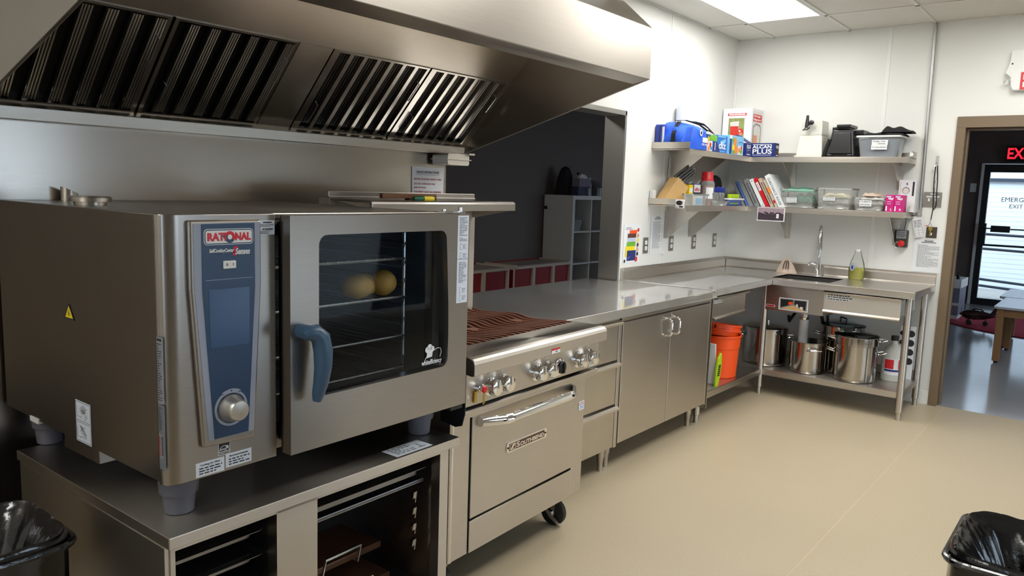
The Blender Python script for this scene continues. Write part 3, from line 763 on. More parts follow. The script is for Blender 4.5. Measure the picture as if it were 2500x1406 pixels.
# flue stub and vent cap on top
vc = MB().lathe([(.042, OT), (.042, OT + .008), (.054, OT + .009), (.056, OT + .02), (.052, OT + .024), (.0001, OT + .026)], .105, .59, 32)
vc.build('vent_cap', 'steelP', ov)
fl = MB(); n = 20
v = []
for k in range(n):
    a = 2 * PI * k / n; c, s_ = math.cos(a), math.sin(a)
    v += [(.2 + .026 * c, .955 + .02 * s_, OT), (.2 + .026 * c, .955 + .02 * s_, OT + .032 - .012 * c)]
fl.add(v, [(2 * k, 2 * ((k + 1) % n), 2 * ((k + 1) % n) + 1, 2 * k + 1) for k in range(n)], True)
fl.build('flue_pipe', 'steelP', ov)
# door
DX0, DX1 = .320, OW
wi = []
wi += arc(.905, 1.36, .03, 0, 90)[::-1] if False else []
inner = [(.413, .968)] + arc(.413 + .028, 1.361, .028, 180, 90, 6)[0:] + arc(.892, 1.362, .028, 90, 4, 6) + [(.928, 1.25), (.934, 1.15), (.937, 1.05), (.937, .975)] + arc(.909, .972, .028, 0, -90, 6) + arc(.441, .970, .028, 270, 184, 6)
dd = MB().holed([(DX0, .797), (DX1, .797), (DX1, 1.4415), (DX0, 1.4415)], inner, 'y', -.048, -.006)
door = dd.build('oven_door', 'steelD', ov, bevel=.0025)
gx = MB().prism([(p[0] * 1.0, p[1]) for p in [(.409, .938), (.942, .938), (.942, 1.395), (.409, 1.395)]], 'y', -.030, -.026)
gx.build('glass_pane', 'ovenglass', door)
go = MB().holed(rrect(DX0 + .02, .81, DX1 - .03, 1.43, .02), rrect(.405, .932, .905, 1.40, .02), 'y', -.006, .030)
go.build('door_gasket', 'oventrim', door)
hd = MB()
hd.tube([(.352, -.047, 1.135), (.352, -.085, 1.135)], .020, 14)
prof = [((.330, 1.130), .010), ((.345, 1.135), .019), ((.366, 1.134), .024), ((.384, 1.118), .026), ((.388, 1.08), .026), ((.386, 1.04), .024), ((.382, 1.0), .021), ((.377, .965), .017), ((.375, .946), .012)]
hd.tube([(p[0], -.088 - .012 * math.sin(min(1, (1.14 - p[1]) / .19) * PI), p[1]) for p, r in prof], [r for p, r in prof], 14)
hd.build('door_handle', 'blueh', door)
wt = MB(); T0 = at(0, -.0308, 0, FY)
for cx, cy, r in ((.858, 1.005, .010), (.869, 1.012, .011), (.881, 1.006, .0095)): wt.disc(cx, cy, r, 14, T=T0)
wt.add([(.858, 1.003, .0001), (.854, .978, .0001), (.880, .980, .0001), (.884, 1.004, .0001)], [(0, 1, 2, 3)], T=T0)
pts = [(.842 + .0, .962), (.850, .978), (.866, .990), (.886, 1.0), (.905, 1.006), (.919, 1.003), (.923, .990), (.917, .974)]
wt.tube([(x, z, .0003) for x, z in pts], .0011, 6, T=T0)
wt = wt.build('chef_hat_logo', 'paper', door)
text('lettering', 'whitefficiency', .022, wt, 'paper', at(.878, -.0312, .9635, FY), width=.094, shear=.15, bold=.0004)
dlb = MB().box(.971, -.0492, 1.148, 1.024, -.0475, 1.437); dlb.mi(1); T0 = at(0, -.0494, 0, FY)
for z1, z0, rows, sd_ in ((1.432, 1.37, 12, 21), (1.365, 1.352, 3, 22), (1.285, 1.215, 13, 23)): lines(dlb, T0, .979, z1, 1.017, z0, rows, sd_, .5, frac=.4)
for z in (1.335, 1.305, 1.190, 1.165):
    dlb.rect(.984, z - .010, .992, z - .0088, T=T0); dlb.rect(.984, z + .0088, .992, z + .010, T=T0); dlb.rect(.984, z - .010, .9852, z + .010, T=T0)
    lines(dlb, T0, .997, z + .008, 1.016, z - .008, 4, int(z * 999), .5, frac=.35)
dlb.rect(.971, 1.293, 1.024, 1.2945, T=T0)
dlb.build('instruction_label', ['label', 'inkg'], door)
hg = MB().box(.93, -.03, OT, 1.0, -.012, OT + .006).box(.985, -.045, OT - .004, 1.012, -.02, OT + .004).lathe([(.008, 0), (.008, .018), (.0001, .02)], 1.003, -.03, 12, T=Matrix.Translation((0, 0, OT)))
hg.lathe([(.007, 0), (.007, .012), (.0001, .013)], .935, -.02, 10, T=Matrix.Translation((0, 0, OT)))
hg.box(.90, -.028, OT + .001, .945, -.008, OT + .005)
hg.build('hinge_bracket', 'chrome', ov)
MB().box(.96, -.045, .782, 1.02, -.01, .797).build('lower_hinge', 'doorblk', ov, bevel=.003)
# racks and their rails inside
for k, z in enumerate((1.292, 1.166, 1.036, .93)):
    rk = MB(); y0 = .085
    rk.tube([(.345, y0, z), (.86, y0, z), (.86, .66, z), (.345, .66, z)], .0045, 6, closed=True)
    for i in range(14):
        x = .36 + i * .0375
        rk.tube([(x, y0 - .002, z + .003), (x, .66, z + .003)], .0017, 5)
    rk.build('wire_rack', 'wire', ov)
rr = MB()
for y in (.11, .62):
    rr.tube([(.885, y, .88), (.885, y, 1.375)], .006, 8)
for z in (1.33, 1.27, 1.21, 1.15, 1.08, 1.02, .95, .91): rr.tube([(.87, .10, z - .008), (.87, .63, z - .008), (.885, .63, z + .012), (.885, .1, z + .012)], .003, 5, closed=True)
rr.build('rack_rail', 'wire', ov)
RB = wmat(ov)
for i, (x, y, rx, ry, rz_, a, lab) in enumerate(((.70, .13, .055, .05, .038, .3, 'rounded tan loaf at the left on the middle oven rack'), (.765, .17, .05, .045, .036, -.2, 'rounded tan loaf in the middle of the oven rack'), (.815, .135, .045, .045, .042, .5, 'rounded tan loaf at the right on the middle oven rack'))):
    mb = MB(T=RB @ Matrix.Translation((x, y, 1.171 + rz_ * .95)) @ Matrix.Rotation(a, 4, 'Z'))
    pf = [(math.sin(PI * j / 12), -math.cos(PI * j / 12)) for j in range(13)]
    mb.lathe([(max(.0001, r), z) for r, z in pf], T=Matrix.Diagonal((rx, ry, rz_, 1)), n=20)
    mb.build('bread_loaf', 'bread', label=lab, cat='bread', group='loaves on the oven rack')

# ================================================================ oven stand
sd_ = thing('oven_stand', 'low stainless stand with tray bays carrying the combi oven', 'stand', (-5.6165, -1.085, 0), .015)
SW, SD, SZ = 1.043, .925, .683
MB().box(.012, .02, SZ - .030, SW, SD, SZ).build('stand_top', 'steel', sd_, bevel=.002)
fr = MB()
P = [(.022, .12), (SW - .045, .12), (SW - .045, SZ - .030), (.022, SZ - .030)]
f1 = MB().box(.022, .035, .12, .034, .075, SZ - .03).box(.320, .035, .12, .455, .075, SZ - .03).box(.962, .035, .12, SW - .047, .075, SZ - .03).box(.034, .035, .12, .962, .075, .15)
f1.box(.034, .035, .640, .962, .075, SZ - .03)
f1.build('front_frame', 'steel', sd_)
for x in (.010, SW - .046): MB().box(x, .04, .12, x + .012, SD - .03, SZ - .03).build('side_panel', 'steel', sd_)
MB().box(.022, .075, .12, SW - .046, SD - .03, .14).box(.022, SD - .04, .12, SW - .046, SD - .03, SZ - .03).box(.32, .075, .14, .33, SD - .03, SZ - .03).box(.445, .075, .14, .455, SD - .03, SZ - .03).build('inner_lining', 'cavity', sd_)
for x in (.05, SW - .09):
    for y in (.08, SD - .08): MB().lathe([(.0001, 0), (.022, 0), (.022, .05), (.016, .055), (.016, .12)], x, y, 14).build('leg', 'steel', sd_)
# tray supports: bright punched lugs on the right wall, ledges elsewhere
for z in (.465, .408, .350, .292):
    q = MB().prism([(.140, z + .016), (.158, z + .018), (.152, z - .026), (.146, z - .026)], 'x', .958, .9625)
    q.prism([(.142, z + .014), (.156, z + .016), (.152, z - .010), (.146, z - .010)], 'x', .948, .9585)
    q.build('support_lug', 'chrome', sd_)
tr1 = thing('gastronorm_pan', 'grey steel pan in the top of the stand right bay', 'pan', (0, 0, 0)); tr1.matrix_world = wmat(sd_); WM[tr1.name] = wmat(sd_)
def gnpan(t, x0, x1, y0, y1, zt, dep, m):
    MB().holed(rrect(x0, y0, x1, y1, .02), rrect(x0 + .02, y0 + .022, x1 - .02, y1 - .022, .02), 'z', zt - .002, zt).build('rim', m, t)
    MB().prism(rrect(x0 + .022, y0 + .024, x1 - .022, y1 - .024, .022), 'z', zt - dep, zt - .001, smooth=True).build('pan_body', m, t)
pm = steel('dull_pan_steel', (.30, .30, .31), .38)
gnpan(tr1, .46, .955, .08, .70, .590, .028, pm)
tr2 = thing('baking_tray', 'flat steel tray on the ledge below the pan, stand right bay', 'tray'); tr2.matrix_world = wmat(sd_); WM[tr2.name] = wmat(sd_)
MB().prism(rrect(.458, .095, .958, .70, .02), 'z', .535, .539).build('tray_sheet', pm, tr2)
MB().tube([(.47, .10, .541), (.945, .10, .541), (.945, .69, .541), (.47, .69, .541)], .004, 6, closed=True).build('rolled_edge', pm, tr2)
for i, (z, dep, lab) in enumerate(((.585, .022, 'upper shallow steel pan in the stand left bay'), (.515, .022, 'middle shallow steel pan in the stand left bay'), (.440, .05, 'lower deep steel pan in the stand left bay'))):
    t = thing('gastronorm_pan', lab, 'pan'); t.matrix_world = wmat(sd_); WM[t.name] = wmat(sd_)
    gnpan(t, .036, .318, .085, .70, z, dep, pm)
for i, (x0, x1, y0, z, h0, lab) in enumerate(((.50, .945, .30, .232, .66, 'upper brown grill press with a wire loop handle, bottom of stand right bay'), (.50, .935, .24, .1405, .66, 'lower brown grill press with a wire loop handle, bottom of stand right bay'))):
    t = thing('grill_press', lab, 'grill press'); t.matrix_world = wmat(sd_); WM[t.name] = wmat(sd_)
    MB().box(x0, y0, z, x1, y0 + .22, z + .024).build('plate', mat('seasoned_brown_iron', rgb(120, 84, 60), .4, .4, var=.3), t, bevel=.004)
    MB().tube([(h0, y0 - .002, z + .006), (h0, y0 - .03, z + .008), (h0, y0 - .045, z + .07), (h0 + .15, y0 - .045, z + .07), (h0 + .15, y0 - .03, z + .008), (h0 + .15, y0 - .002, z + .006)], .005, 8).build('loop_handle', 'wire', t)
nb = MB().rect(.76, .03, .92, .105, T=Matrix.Translation((0, 0, SZ + .0006))); nb.mi(1); lines(nb, Matrix.Translation((0, 0, SZ + .0009)), .775, .098, .86, .04, 5, 31, .5, z=0)
nb.rect(.87, .045, .905, .05, T=Matrix.Translation((0, 0, SZ + .0009))).rect(.885, .05, .89, .08, T=Matrix.Translation((0, 0, SZ + .0009)))
nb.build('stand_label', ['label', 'inkg'], sd_)
# ================================================================ gas range
rg = thing('gas_range', 'stainless gas range with chrome knobs, oven door and high shelf', 'range', (-4.408, -.953, 0), .039)
RX0, RX1 = -.11, .805
for a, b in ((RX0, -.006), (.714, RX1)): MB().box(a, .0, .17, b, .70, .735).build('side_panel', 'steelP', rg, bevel=.002)
MB().box(-.006, .02, .19, .714, .70, .92).box(RX0, .03, .735, RX1, .70, .915).build('body', 'dark', rg)
MB().box(.0, -.004, .17, .709, .03, .294).build('kick_panel', 'steelP', rg, bevel=.002)
rd = MB().box(.0, -.006, .306, .709, .03, .722).build('oven_door', 'steelP', rg, bevel=.002)
# bowed chrome handle
hp = []
for i in range(21):
    t = i / 20
    hp.append((.035 + .65 * t, -.012 - .055 * min(1, math.sin(PI * t) * 2.2), .672 + .0 * t))
hb_ = MB()
def strap(mb, path, h, th):
    vs = []
    for i, p in enumerate(path):
        for dz, dy in ((-h, 0), (-h * .6, -th), (0, -th * 1.35), (h * .6, -th), (h, 0), (h * .6, th * .5), (-h * .6, th * .5)): vs.append((p[0], p[1] + dy, p[2] + dz))
    n = 7; fs = []
    for i in range(len(path) - 1):
        for k in range(n): fs.append((i * n + k, i * n + (k + 1) % n, (i + 1) * n + (k + 1) % n, (i + 1) * n + k))
    mb.add(vs, fs, True); mb.add(vs[:n], [list(range(n))]); mb.add(vs[-n:], [list(range(n))])
strap(hb_, hp, .021, .014)
hb_.build('door_handle', 'chrome', rd)
MB().box(RX0, -.062, .735, RX1, .03, .752).box(RX0 - .0, -.055, .72, RX1, .0, .737).build('lower_ledge', 'steelP', rg, bevel=.004)
MB().lathe([(.011, .17), (.011, .735)], RX0 + .007, .008, 14).build('edge_strip', 'chrome', rg)
MB().box(RX0, -.060, .765, RX1, .03, .885).build('control_panel', 'steelP', rg, bevel=.003)
cpe = MB().prism([(-.062, .745), (-.062, .885), (-.03, .885), (.05, .80), (.05, .70), (-.02, .69), (-.05, .70)], 'x', RX0 - .004, RX0); cpe.build('panel_end', 'doorblk', rg)
bn = [(-.10, .885), (-.10, .925), (-.095, .936), (-.085, .942), (-.07, .946), (.068, .946), (.068, .90), (-.085, .88)]
MB().prism(bn, 'x', RX0, RX1).build('landing_ledge', 'steel', rg, bevel=.003)
st = MB().rect(.365, .890, .425, .902, T=at(0, -.1012, 0, FY)); st.mi(1).rect(.365, .902, .425, .9095, T=at(0, -.1012, 0, FY))
st = st.build('hot_sticker', ['paper', 'grnlab'], rg); text('lettering', 'HOT', .008, st, 'ink', at(.40, -.1015, .896, FY))
def chrome_knob(x, z, r=.030, m='chrome'):
    T = at(x, -.060, z, FY)
    k = MB().lathe([(r + .004, 0), (r + .004, .006), (r * .82, .008), (r * .82, .014), (r, .018), (r, .036), (r * .9, .044), (r * .5, .047), (.0001, .047)], T=T, n=24)
    k.box(-.004, -.0, .034, .004, r + .001, .050, T=T)
    o = k.build('burner_knob', m, rg)
    MB().lathe([(.008, 0), (.008, .012), (.0001, .013)], T=at(x + .034, -.060, z - .012, FY), n=10).build('pilot_stud', 'rubber', o)
    MB().box(-.010, -.001, 0, .010, .003, .003, T=at(x, -.060, z + .047, FY)).build('position_mark', 'paper', o)
for x in (.022, .098, .318, .392, .628, .715): chrome_knob(x, .819)
T = at(.484, -.060, .812, FY)
tk = MB().lathe([(.038, 0), (.038, .004), (.034, .009), (.026, .012), (.026, .012)], T=T, n=28).build('thermostat_dial', 'chrome', rg)
MB().lathe([(.026, .010), (.026, .020), (.022, .024), (.0001, .025)], T=T, n=24).box(-.0045, -.022, .022, .0045, .022, .031, T=T).build('thermostat_grip', 'rubber', tk)
T = at(-.045, -.060, .826, FY)
vk = MB().lathe([(.016, 0), (.016, .02), (.012, .022), (.012, .03), (.0001, .03)], T=T, n=16).build('pilot_valve', 'chrome', rg)
MB().lathe([(.013, .03), (.0145, .033), (.010, .038), (.0001, .039)], T=T, n=18).build('red_button', 'red', vk)
MB().box(-.003, -.055, .028, .001, -.012, .030, T=T).box(.004, -.052, .028, .007, -.012, .030, T=T).box(-.022, -.05, .004, -.008, -.010, .007, T=T).build('pull_tag', 'brass', vk)
np = MB().rect(.725, .772, .795, .806, T=at(0, -.0615, 0, FY)); np.mi(1); lines(np, at(0, -.0618, 0, FY), .735, .803, .79, .775, 4, 5, .5, z=0)
np.build('rating_sticker', ['paper', 'inkg'], rg)
np = MB().rect(.758, .555, .803, .595, T=at(0, -.0012, 0, FY)); np.mi(1); lines(np, at(0, -.0015, 0, FY), .762, .592, .80, .575, 2, 7, .9, z=0); np.mi(2); lines(np, at(0, -.0015, 0, FY), .768, .574, .798, .559, 2, 8, .9, z=0)
np.build('serial_sticker', ['paper', 'inkr', 'medblue'], rg)
for x, z in ((-.095, .80), (.79, .862)): MB().lathe([(.006, 0), (.006, .002), (.0001, .003)], T=at(x, -.060, z, FY), n=10).build('screw', 'chrome', rg)
# maker's badge
bd = MB().prism([(.212, .510), (.220, .502), (.482, .502), (.490, .510), (.490, .536), (.482, .543), (.220, .543), (.212, .536)], 'y', -.010, -.005)
bd.mi(1).prism([(.228, .508), (.474, .508), (.474, .537), (.228, .537)], 'y', -.0108, -.009)
bd.mi(0).rect(.231, .511, .271, .534, T=at(0, -.0110, 0, FY)); bd.mi(1).rect(.234, .5135, .268, .5315, T=at(0, -.0112, 0, FY))
bd.mi(0).add([(.234, .5135, 0), (.247, .5135, 0), (.268, .5315, 0), (.252, .5315, 0)], [(0, 1, 2, 3)], T=at(0, -.0114, 0, FY))
bd = bd.build('maker_badge', ['chrome', 'badge'], rg)
text('lettering', 'S', .030, bd, 'chrome', at(.286, -.0112, .5225, FY), width=.021, bold=.0008)
text('lettering', 'OUTHBEND', .022, bd, 'chrome', at(.384, -.0112, .5195, FY), width=.168, bold=.0007)
for x in (.220, .482): MB().lathe([(.004, 0), (.004, .002), (.0001, .002)], T=at(x, -.010, .5225, FY), n=8).build('rivet', 'rubber', bd)
# deck, grate supports, flue riser, high shelf
MB().box(RX0, .065, .89, RX1, .66, .911).build('burner_deck', 'dark', rg)
bb = MB()
for x in (.012, .32, .63):
    for y in (.18, .54): bb.lathe([(.06, .911), (.055, .917), (.02, .92), (.0001, .92)], x, y, 18)
bb.build('burner_head', 'iron', rg)
MB().box(RX0, .655, .90, RX1 - .01, .72, 1.47).build('flue_riser', mat('warm_enamel_riser', rgb(168, 158, 146), .4), rg, bevel=.002)
hs = MB().prism([(.42, 1.425), (.42, 1.455), (.424, 1.463), (.432, 1.467), (.655, 1.472), (.655, 1.462), (.436, 1.458), (.43, 1.425)], 'x', RX0 + .005, RX1)
hs.box(RX0, .655, 1.47, RX1 - .01, .665, 1.478).box(RX0, .66, 1.47, RX1 - .01, .675, 1.497)
hs.build('high_shelf', 'steelD', rg, bevel=.003)
MB().prism([(.43, 1.425), (.655, 1.46), (.655, 1.385), (.645, 1.385)], 'x', RX1 - .03, RX1 - .024).prism([(.43, 1.425), (.655, 1.46), (.655, 1.385), (.645, 1.385)], 'x', RX0 + .03, RX0 + .036).build('shelf_bracket', 'steelP', rg)
# casters
def caster(x, y):
    c = MB().box(x - .02, y - .03, .12, x + .02, y + .03, .172).prism([(y - .03, .172), (y + .03, .172), (y + .018, .055), (y - .018, .055)], 'x', x - .026, x - .021).prism([(y - .03, .172), (y + .03, .172), (y + .018, .055), (y - .018, .055)], 'x', x + .021, x + .026)
    c.lathe([(.012, -.035), (.012, .035)], T=at(x, y, .064) @ Matrix.Rotation(PI / 2, 4, 'Y'), n=12)
    c.prism([(y - .055, .03), (y - .02, .055), (y + .03, .10), (y + .045, .095), (y + .0, .045), (y - .05, .018)], 'x', x - .034, x - .028)
    c = c.build('caster', 'chrome', rg)
    MB().lathe([(.0001, -.017), (.052, -.017), (.062, -.012), (.064, 0), (.062, .012), (.052, .017), (.0001, .017)], T=at(x, y, .064) @ Matrix.Rotation(PI / 2, 4, 'Y'), n=32).build('wheel', 'rubber', c)
for x in (-.06, .735):
    for y in (.095, .60): caster(x, y)
# three wavy cast iron grates resting on the deck
RT = wmat(rg)
for gi, (xc, lab) in enumerate(((.012, 'rusty wavy cast iron grate at the left of the range, beside the oven'), (.32, 'rusty wavy cast iron grate in the middle of the range top'), (.63, 'rusty wavy cast iron grate at the right of the range top, beside the worktop'))):
    mb = MB(T=RT); nb_ = 8; y0, y1 = .072, .645
    hw = .140
    for i in range(nb_):
        u = -1 + 2 * i / (nb_ - 1)
        top = []; N_ = 36
        for j in range(N_ + 1):
            y = y0 + (y1 - y0) * j / N_
            x = xc + u * hw + .030 * math.sin((y - y0) * 2 * PI / .30 + 1.0)
            top.append((x, y))
        wd = .0056; vs = []
        for x, y in top: vs += [(x - wd, y, .924), (x + wd, y, .924), (x + wd, y, .944), (x - wd, y, .944)]
        fs = []
        for j in range(N_):
            for k in range(4): fs.append((j * 4 + k, j * 4 + (k + 1) % 4, (j + 1) * 4 + (k + 1) % 4, (j + 1) * 4 + k))
        fs += [(0, 1, 2, 3), (N_ * 4 + 3, N_ * 4 + 2, N_ * 4 + 1, N_ * 4)]
        mb.add(vs, fs)
    mb.box(xc - .020, .25, .926, xc + .022, .295, .945)
    for y in (.09, .27, .45, .63):
        sh = .030 * math.sin((y - y0) * 2 * PI / .30 + 1.0)
        mb.box(xc - hw + sh, y - .006, .912, xc + hw + sh, y + .006, .934)
    mb.build('cast_iron_grate', 'iron', label=lab, cat='grate', group='grates on the range')
# things on the high shelf
t = thing('grill_brush', 'brown wooden handled grill brush lying on the range high shelf', 'brush'); t.matrix_world = RT; WM[t.name] = RT
MB().prism([(.045, .52), (.05, .545), (.20, .552), (.36, .56), (.372, .54), (.36, .515), (.20, .52)], 'z', 1.474, 1.494).build('wooden_handle', 'wood', t, bevel=.004)
MB().prism([(.20, .522), (.36, .518), (.366, .558), (.20, .55)], 'z', 1.462, 1.478).build('bristles', 'bristle', t)
t = thing('scraper', 'short tool with green and yellow plastic handle on range shelf', 'scraper'); t.matrix_world = RT; WM[t.name] = RT
MB().lathe([(.0001, 0), (.008, .004), (.0105, .012), (.0105, .06)], T=at(.175, .478, 1.476, Matrix.Rotation(PI / 2, 4, 'Y')), n=14).build('green_grip', 'green', t)
MB().lathe([(.0105, .06), (.0105, .115), (.008, .123), (.0001, .127)], T=at(.175, .478, 1.476, Matrix.Rotation(PI / 2, 4, 'Y')), n=14).build('yellow_tip', 'yellow', t)

# ================================================================ pass-through worktop and the units under it
CZ = .914
wt1 = MB()
wt1.prism([(-3.585, -.712), (-1.778, -.712), (-1.778, -.004), (-1.862, -.004), (-1.862, .205), (-3.58, .205), (-3.58, -.004), (-3.585, -.004)], 'z', CZ - .012, CZ)
wt1.box(-3.585, -.712, CZ - .048, -1.74, -.700, CZ).box(-1.80, -.712, CZ - .048, -1.74, -.64, CZ - .001).box(-3.58, .193, CZ - .05, -1.862, .205, CZ)
wt1.build('worktop', 'top', bevel=.003, label='long stainless worktop running from the range through the wall opening', cat='worktop')
du = thing('drawer_unit', 'stainless three drawer base cabinet between range and double doors', 'cabinet', (-3.22, -.69, 0))
MB().box(-3.54, -.665, .15, -2.905, -.05, CZ - .012).box(-2.935, -.692, .145, -2.905, -.66, CZ - .04).box(-3.54, -.692, .85, -2.905, -.66, CZ - .04).build('carcass', 'steelP', du, w=True, bevel=.002)
for z0, z1 in ((.150, .378), (.392, .622), (.636, .848)):
    d = MB().box(-3.53, -.690, z0, -2.938, -.66, z1 - .004).build('drawer', mat('smudged_steel_drawer', (.52, .49, .43), .32, 1.0, var=.12, scale=5), du, w=True, bevel=.002)
    MB().prism([(-.690, z1 - .016), (-.716, z1 - .018), (-.718, z1 - .006), (-.70, z1 + .004), (-.66, z1 + .006), (-.66, z1 - .002)], 'x', -3.53, -2.928).build('drawer_lip', 'steel', d, w=True, bevel=.002)
def bullet_leg(t, x, y, zt, name='leg'):
    return MB().lathe([(.0001, 0), (.016, 0), (.016, .05), (.019, .055), (.019, .075), (.023, .08), (.023, zt)], x, y, 16).build(name, 'steelP', t, w=True)
for x, y in ((-2.945, -.62), (-2.945, -.12), (-3.48, -.62), (-3.48, -.12)): bullet_leg(du, x, y, .15)
dc = thing('double_door_cabinet', 'stainless two door base cabinet with curved wire pulls', 'cabinet', (-2.34, -.69, 0))
MB().box(-2.90, -.665, .15, -1.782, -.05, CZ - .012).box(-2.90, -.690, .842, -1.775, -.66, CZ - .04).box(-1.785, -.69, .15, -1.765, -.05, CZ - .04).build('carcass', 'steelP', dc, w=True, bevel=.002)
for x0, x1, hx in ((-2.892, -2.338, -2.388), (-2.332, -1.790, -2.288)):
    d = MB().box(x0, -.692, .160, x1, -.66, .833).build('door', 'steelP', dc, w=True, bevel=.002)
    MB().tube([(hx, -.692, .798)] + [(hx, -.692 - .036 * math.sin(R(a)), .778 + .02 * math.cos(R(a))) for a in (15, 40, 65, 90)] + [(hx, -.728, .72)] + [(hx, -.692 - .036 * math.sin(R(a)), .715 - .02 * math.cos(R(a)) + .0) for a in (90, 65, 40, 15)] + [(hx, -.692, .695)], .0055, 8).build('pull_handle', 'chrome', d, w=True)
for x, y in ((-1.83, -.60), (-1.83, -.12), (-2.86, -.60), (-2.86, -.12)): bullet_leg(dc, x, y, .15)

# ================================================================ corner table (cook wall side) and sink table
ct = thing('corner_table', 'stainless corner worktable with splashback, one drawer and an undershelf', 'table', (-1.24, -.35, 0))
tt = MB().box(-1.738, -.698, CZ - .012, -.712, -.004, CZ).box(-1.738, -.70, CZ - .042, -.712, -.688, CZ).box(-1.776, -.64, CZ - .012, -1.738, -.004, CZ)
tt.box(-1.778, -.70, CZ - .002, -1.770, -.01, CZ + .005)
tt.build('table_top', 'top', ct, w=True, bevel=.002)
MB().prism([(-.036, CZ), (-.030, CZ + .006), (-.030, CZ + .062), (-.012, CZ + .084), (-.002, CZ + .084), (-.002, CZ)], 'x', -1.776, -.037).build('splashback', 'steelP', ct, w=True, bevel=.002)
MB().prism([(-.70, CZ - .042), (-.05, CZ + .002), (-.015, CZ + .084), (-.0, CZ + .084), (-.0, CZ - .04)], 'x', -1.790, -1.779) if False else None
d = MB().box(-1.70, -.672, .712, -1.15, -.655, .856).box(-1.69, -.655, .72, -1.16, -.15, .73).box(-1.69, -.655, .73, -1.68, -.15, .84).box(-1.17, -.655, .73, -1.16, -.15, .84)
d = d.build('drawer', 'steelP', ct, w=True, bevel=.002)
MB().prism([(-.672, .848), (-.698, .848), (-.70, .860), (-.655, .866)], 'x', -1.70, -1.145).prism([(-.672, .725), (-.692, .716), (-.690, .708), (-.655, .712)], 'x', -1.70, -1.15).build('drawer_lip', 'steel', d, w=True)
q = MB().rect(-1.693, .833, -1.59, .848, T=at(0, -.6735, 0, FY)).rect(-1.693, .816, -1.56, .831, T=at(0, -.6735, 0, FY)); q.mi(1); lines(q, at(0, -.6738, 0, FY), -1.688, .845, -1.60, .836, 1, 3, 1, z=0); lines(q, at(0, -.6738, 0, FY), -1.688, .828, -1.57, .819, 1, 4, 1, z=0)
q.build('drawer_label', ['paper', 'ink'], d, w=True)
US = .2
MB().box(-1.745, -.642, US - .012, -.655, -.05, US).box(-1.745, -.644, US - .045, -.65, -.634, US).build('undershelf', 'steel', ct, w=True, bevel=.002)
def tube_leg(t, x, y): return MB().lathe([(.0001, 0), (.017, .0), (.017, .052), (.0235, .056), (.0235, CZ - .042)], x, y, 20).build('leg', 'steelP', t, w=True)
tube_leg(ct, -1.718, -.61); tube_leg(ct, -1.718, -.08)
MB().box(-1.752, -.69, .12, -1.742, -.04, CZ - .045).build('end_panel', 'steelP', ct, w=True)
sk = thing('sink_table', 'stainless sink table with splashback, drawer and undershelf along the white wall', 'sink', (-.35, -.84, 0))
SX0, SX1, SY0, SY1 = -.588, -.20, -1.078, -.642
hole = [(SX0, SY0), (SX1, SY0), (SX1, SY1), (SX0, SY1)]
tp = MB().holed([(-.708, -1.677), (-.004, -1.677), (-.004, -.004), (-.708, -.004)], hole, 'z', CZ - .012, CZ)
tp.box(-.708, -1.677, CZ - .045, -.696, -.70, CZ).box(-.708, -1.677, CZ - .045, -.004, -1.665, CZ)
tp.build('table_top', 'top', sk, w=True, bevel=.002)
MB().prism([(-.036, CZ), (-.030, CZ + .006), (-.030, CZ + .062), (-.012, CZ + .084), (-.002, CZ + .084), (-.002, CZ)][::-1], 'y', -1.677, -.004).build('splashback', 'steelP', sk, w=True, bevel=.002)
# basin: inner walls and the outer apron below the top
bs = MB()
t0 = .004
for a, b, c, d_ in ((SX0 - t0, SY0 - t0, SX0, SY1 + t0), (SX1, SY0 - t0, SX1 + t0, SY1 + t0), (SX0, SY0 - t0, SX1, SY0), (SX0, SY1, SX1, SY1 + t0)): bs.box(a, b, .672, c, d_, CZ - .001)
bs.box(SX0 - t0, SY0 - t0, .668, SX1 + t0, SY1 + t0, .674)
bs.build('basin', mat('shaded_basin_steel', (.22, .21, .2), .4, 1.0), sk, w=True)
ap = MB().box(-.662, -1.072, .672, -.655, -.645, CZ - .046).box(-.655, -1.072, .672, -.1, -1.066, CZ - .046)
ap.build('basin_apron', 'steelP', sk, w=True)
dp = MB().lathe([(.045, .668), (.045, .655), (.03, .645), (.03, .61), (.034, .608), (.034, .585), (.03, .58)], -.40, -.86, 18)
dp.build('drain_fitting', 'chrome', sk, w=True)
MB().lathe([(.036, .59), (.036, .35), (.03, .35), (.03, .22)], -.40, -.86, 16).build('drain_pipe', 'white', sk, w=True)
MB().tube([(-.40, -.74, .60), (-.32, -.72, .55), (-.2, -.72, .6), (-.05, -.70, .62)], .012, 8).tube([(-.3, -.95, .66), (-.24, -.97, .5), (-.08, -.97, .3)], .013, 8).tube([(-.3, -1.0, .66), (-.2, -1.02, .22)], .011, 8).build('water_hose', 'rubber', sk, w=True)
d = MB().box(-.692, -1.593, .712, -.675, -1.078, .862).box(-.675, -1.58, .72, -.12, -1.09, .73).box(-.675, -1.58, .73, -.12, -1.57, .84).box(-.675, -1.10, .73, -.12, -1.09, .84)
d = d.build('drawer', mat('brightened_drawer_steel', (.74, .71, .66), .5, 1.0, var=.03), sk, w=True, bevel=.003)  # paler steel puts the reflected brightness into this drawer's colour
MB().prism([(-.692, .852), (-.716, .848), (-.718, .858), (-.676, .870)], 'y', -1.596, -1.075).prism([(-.692, .728), (-.704, .716), (-.702, .708), (-.676, .712)], 'y', -1.593, -1.078).build('drawer_lip', 'steel', d, w=True)
q = MB()
T0 = at(-.6935, 0, 0, FX)
for i, (x1, z) in enumerate(((1.262, .833), (1.285, .818), (1.255, .803))): q.mi(0).rect(1.100, z, x1, z + .0135, T=T0); q.mi(1); lines(q, T0, 1.106, z + .0115, x1 - .006, z + .002, 1, 50 + i, 1, z=.0003, frac=.7)
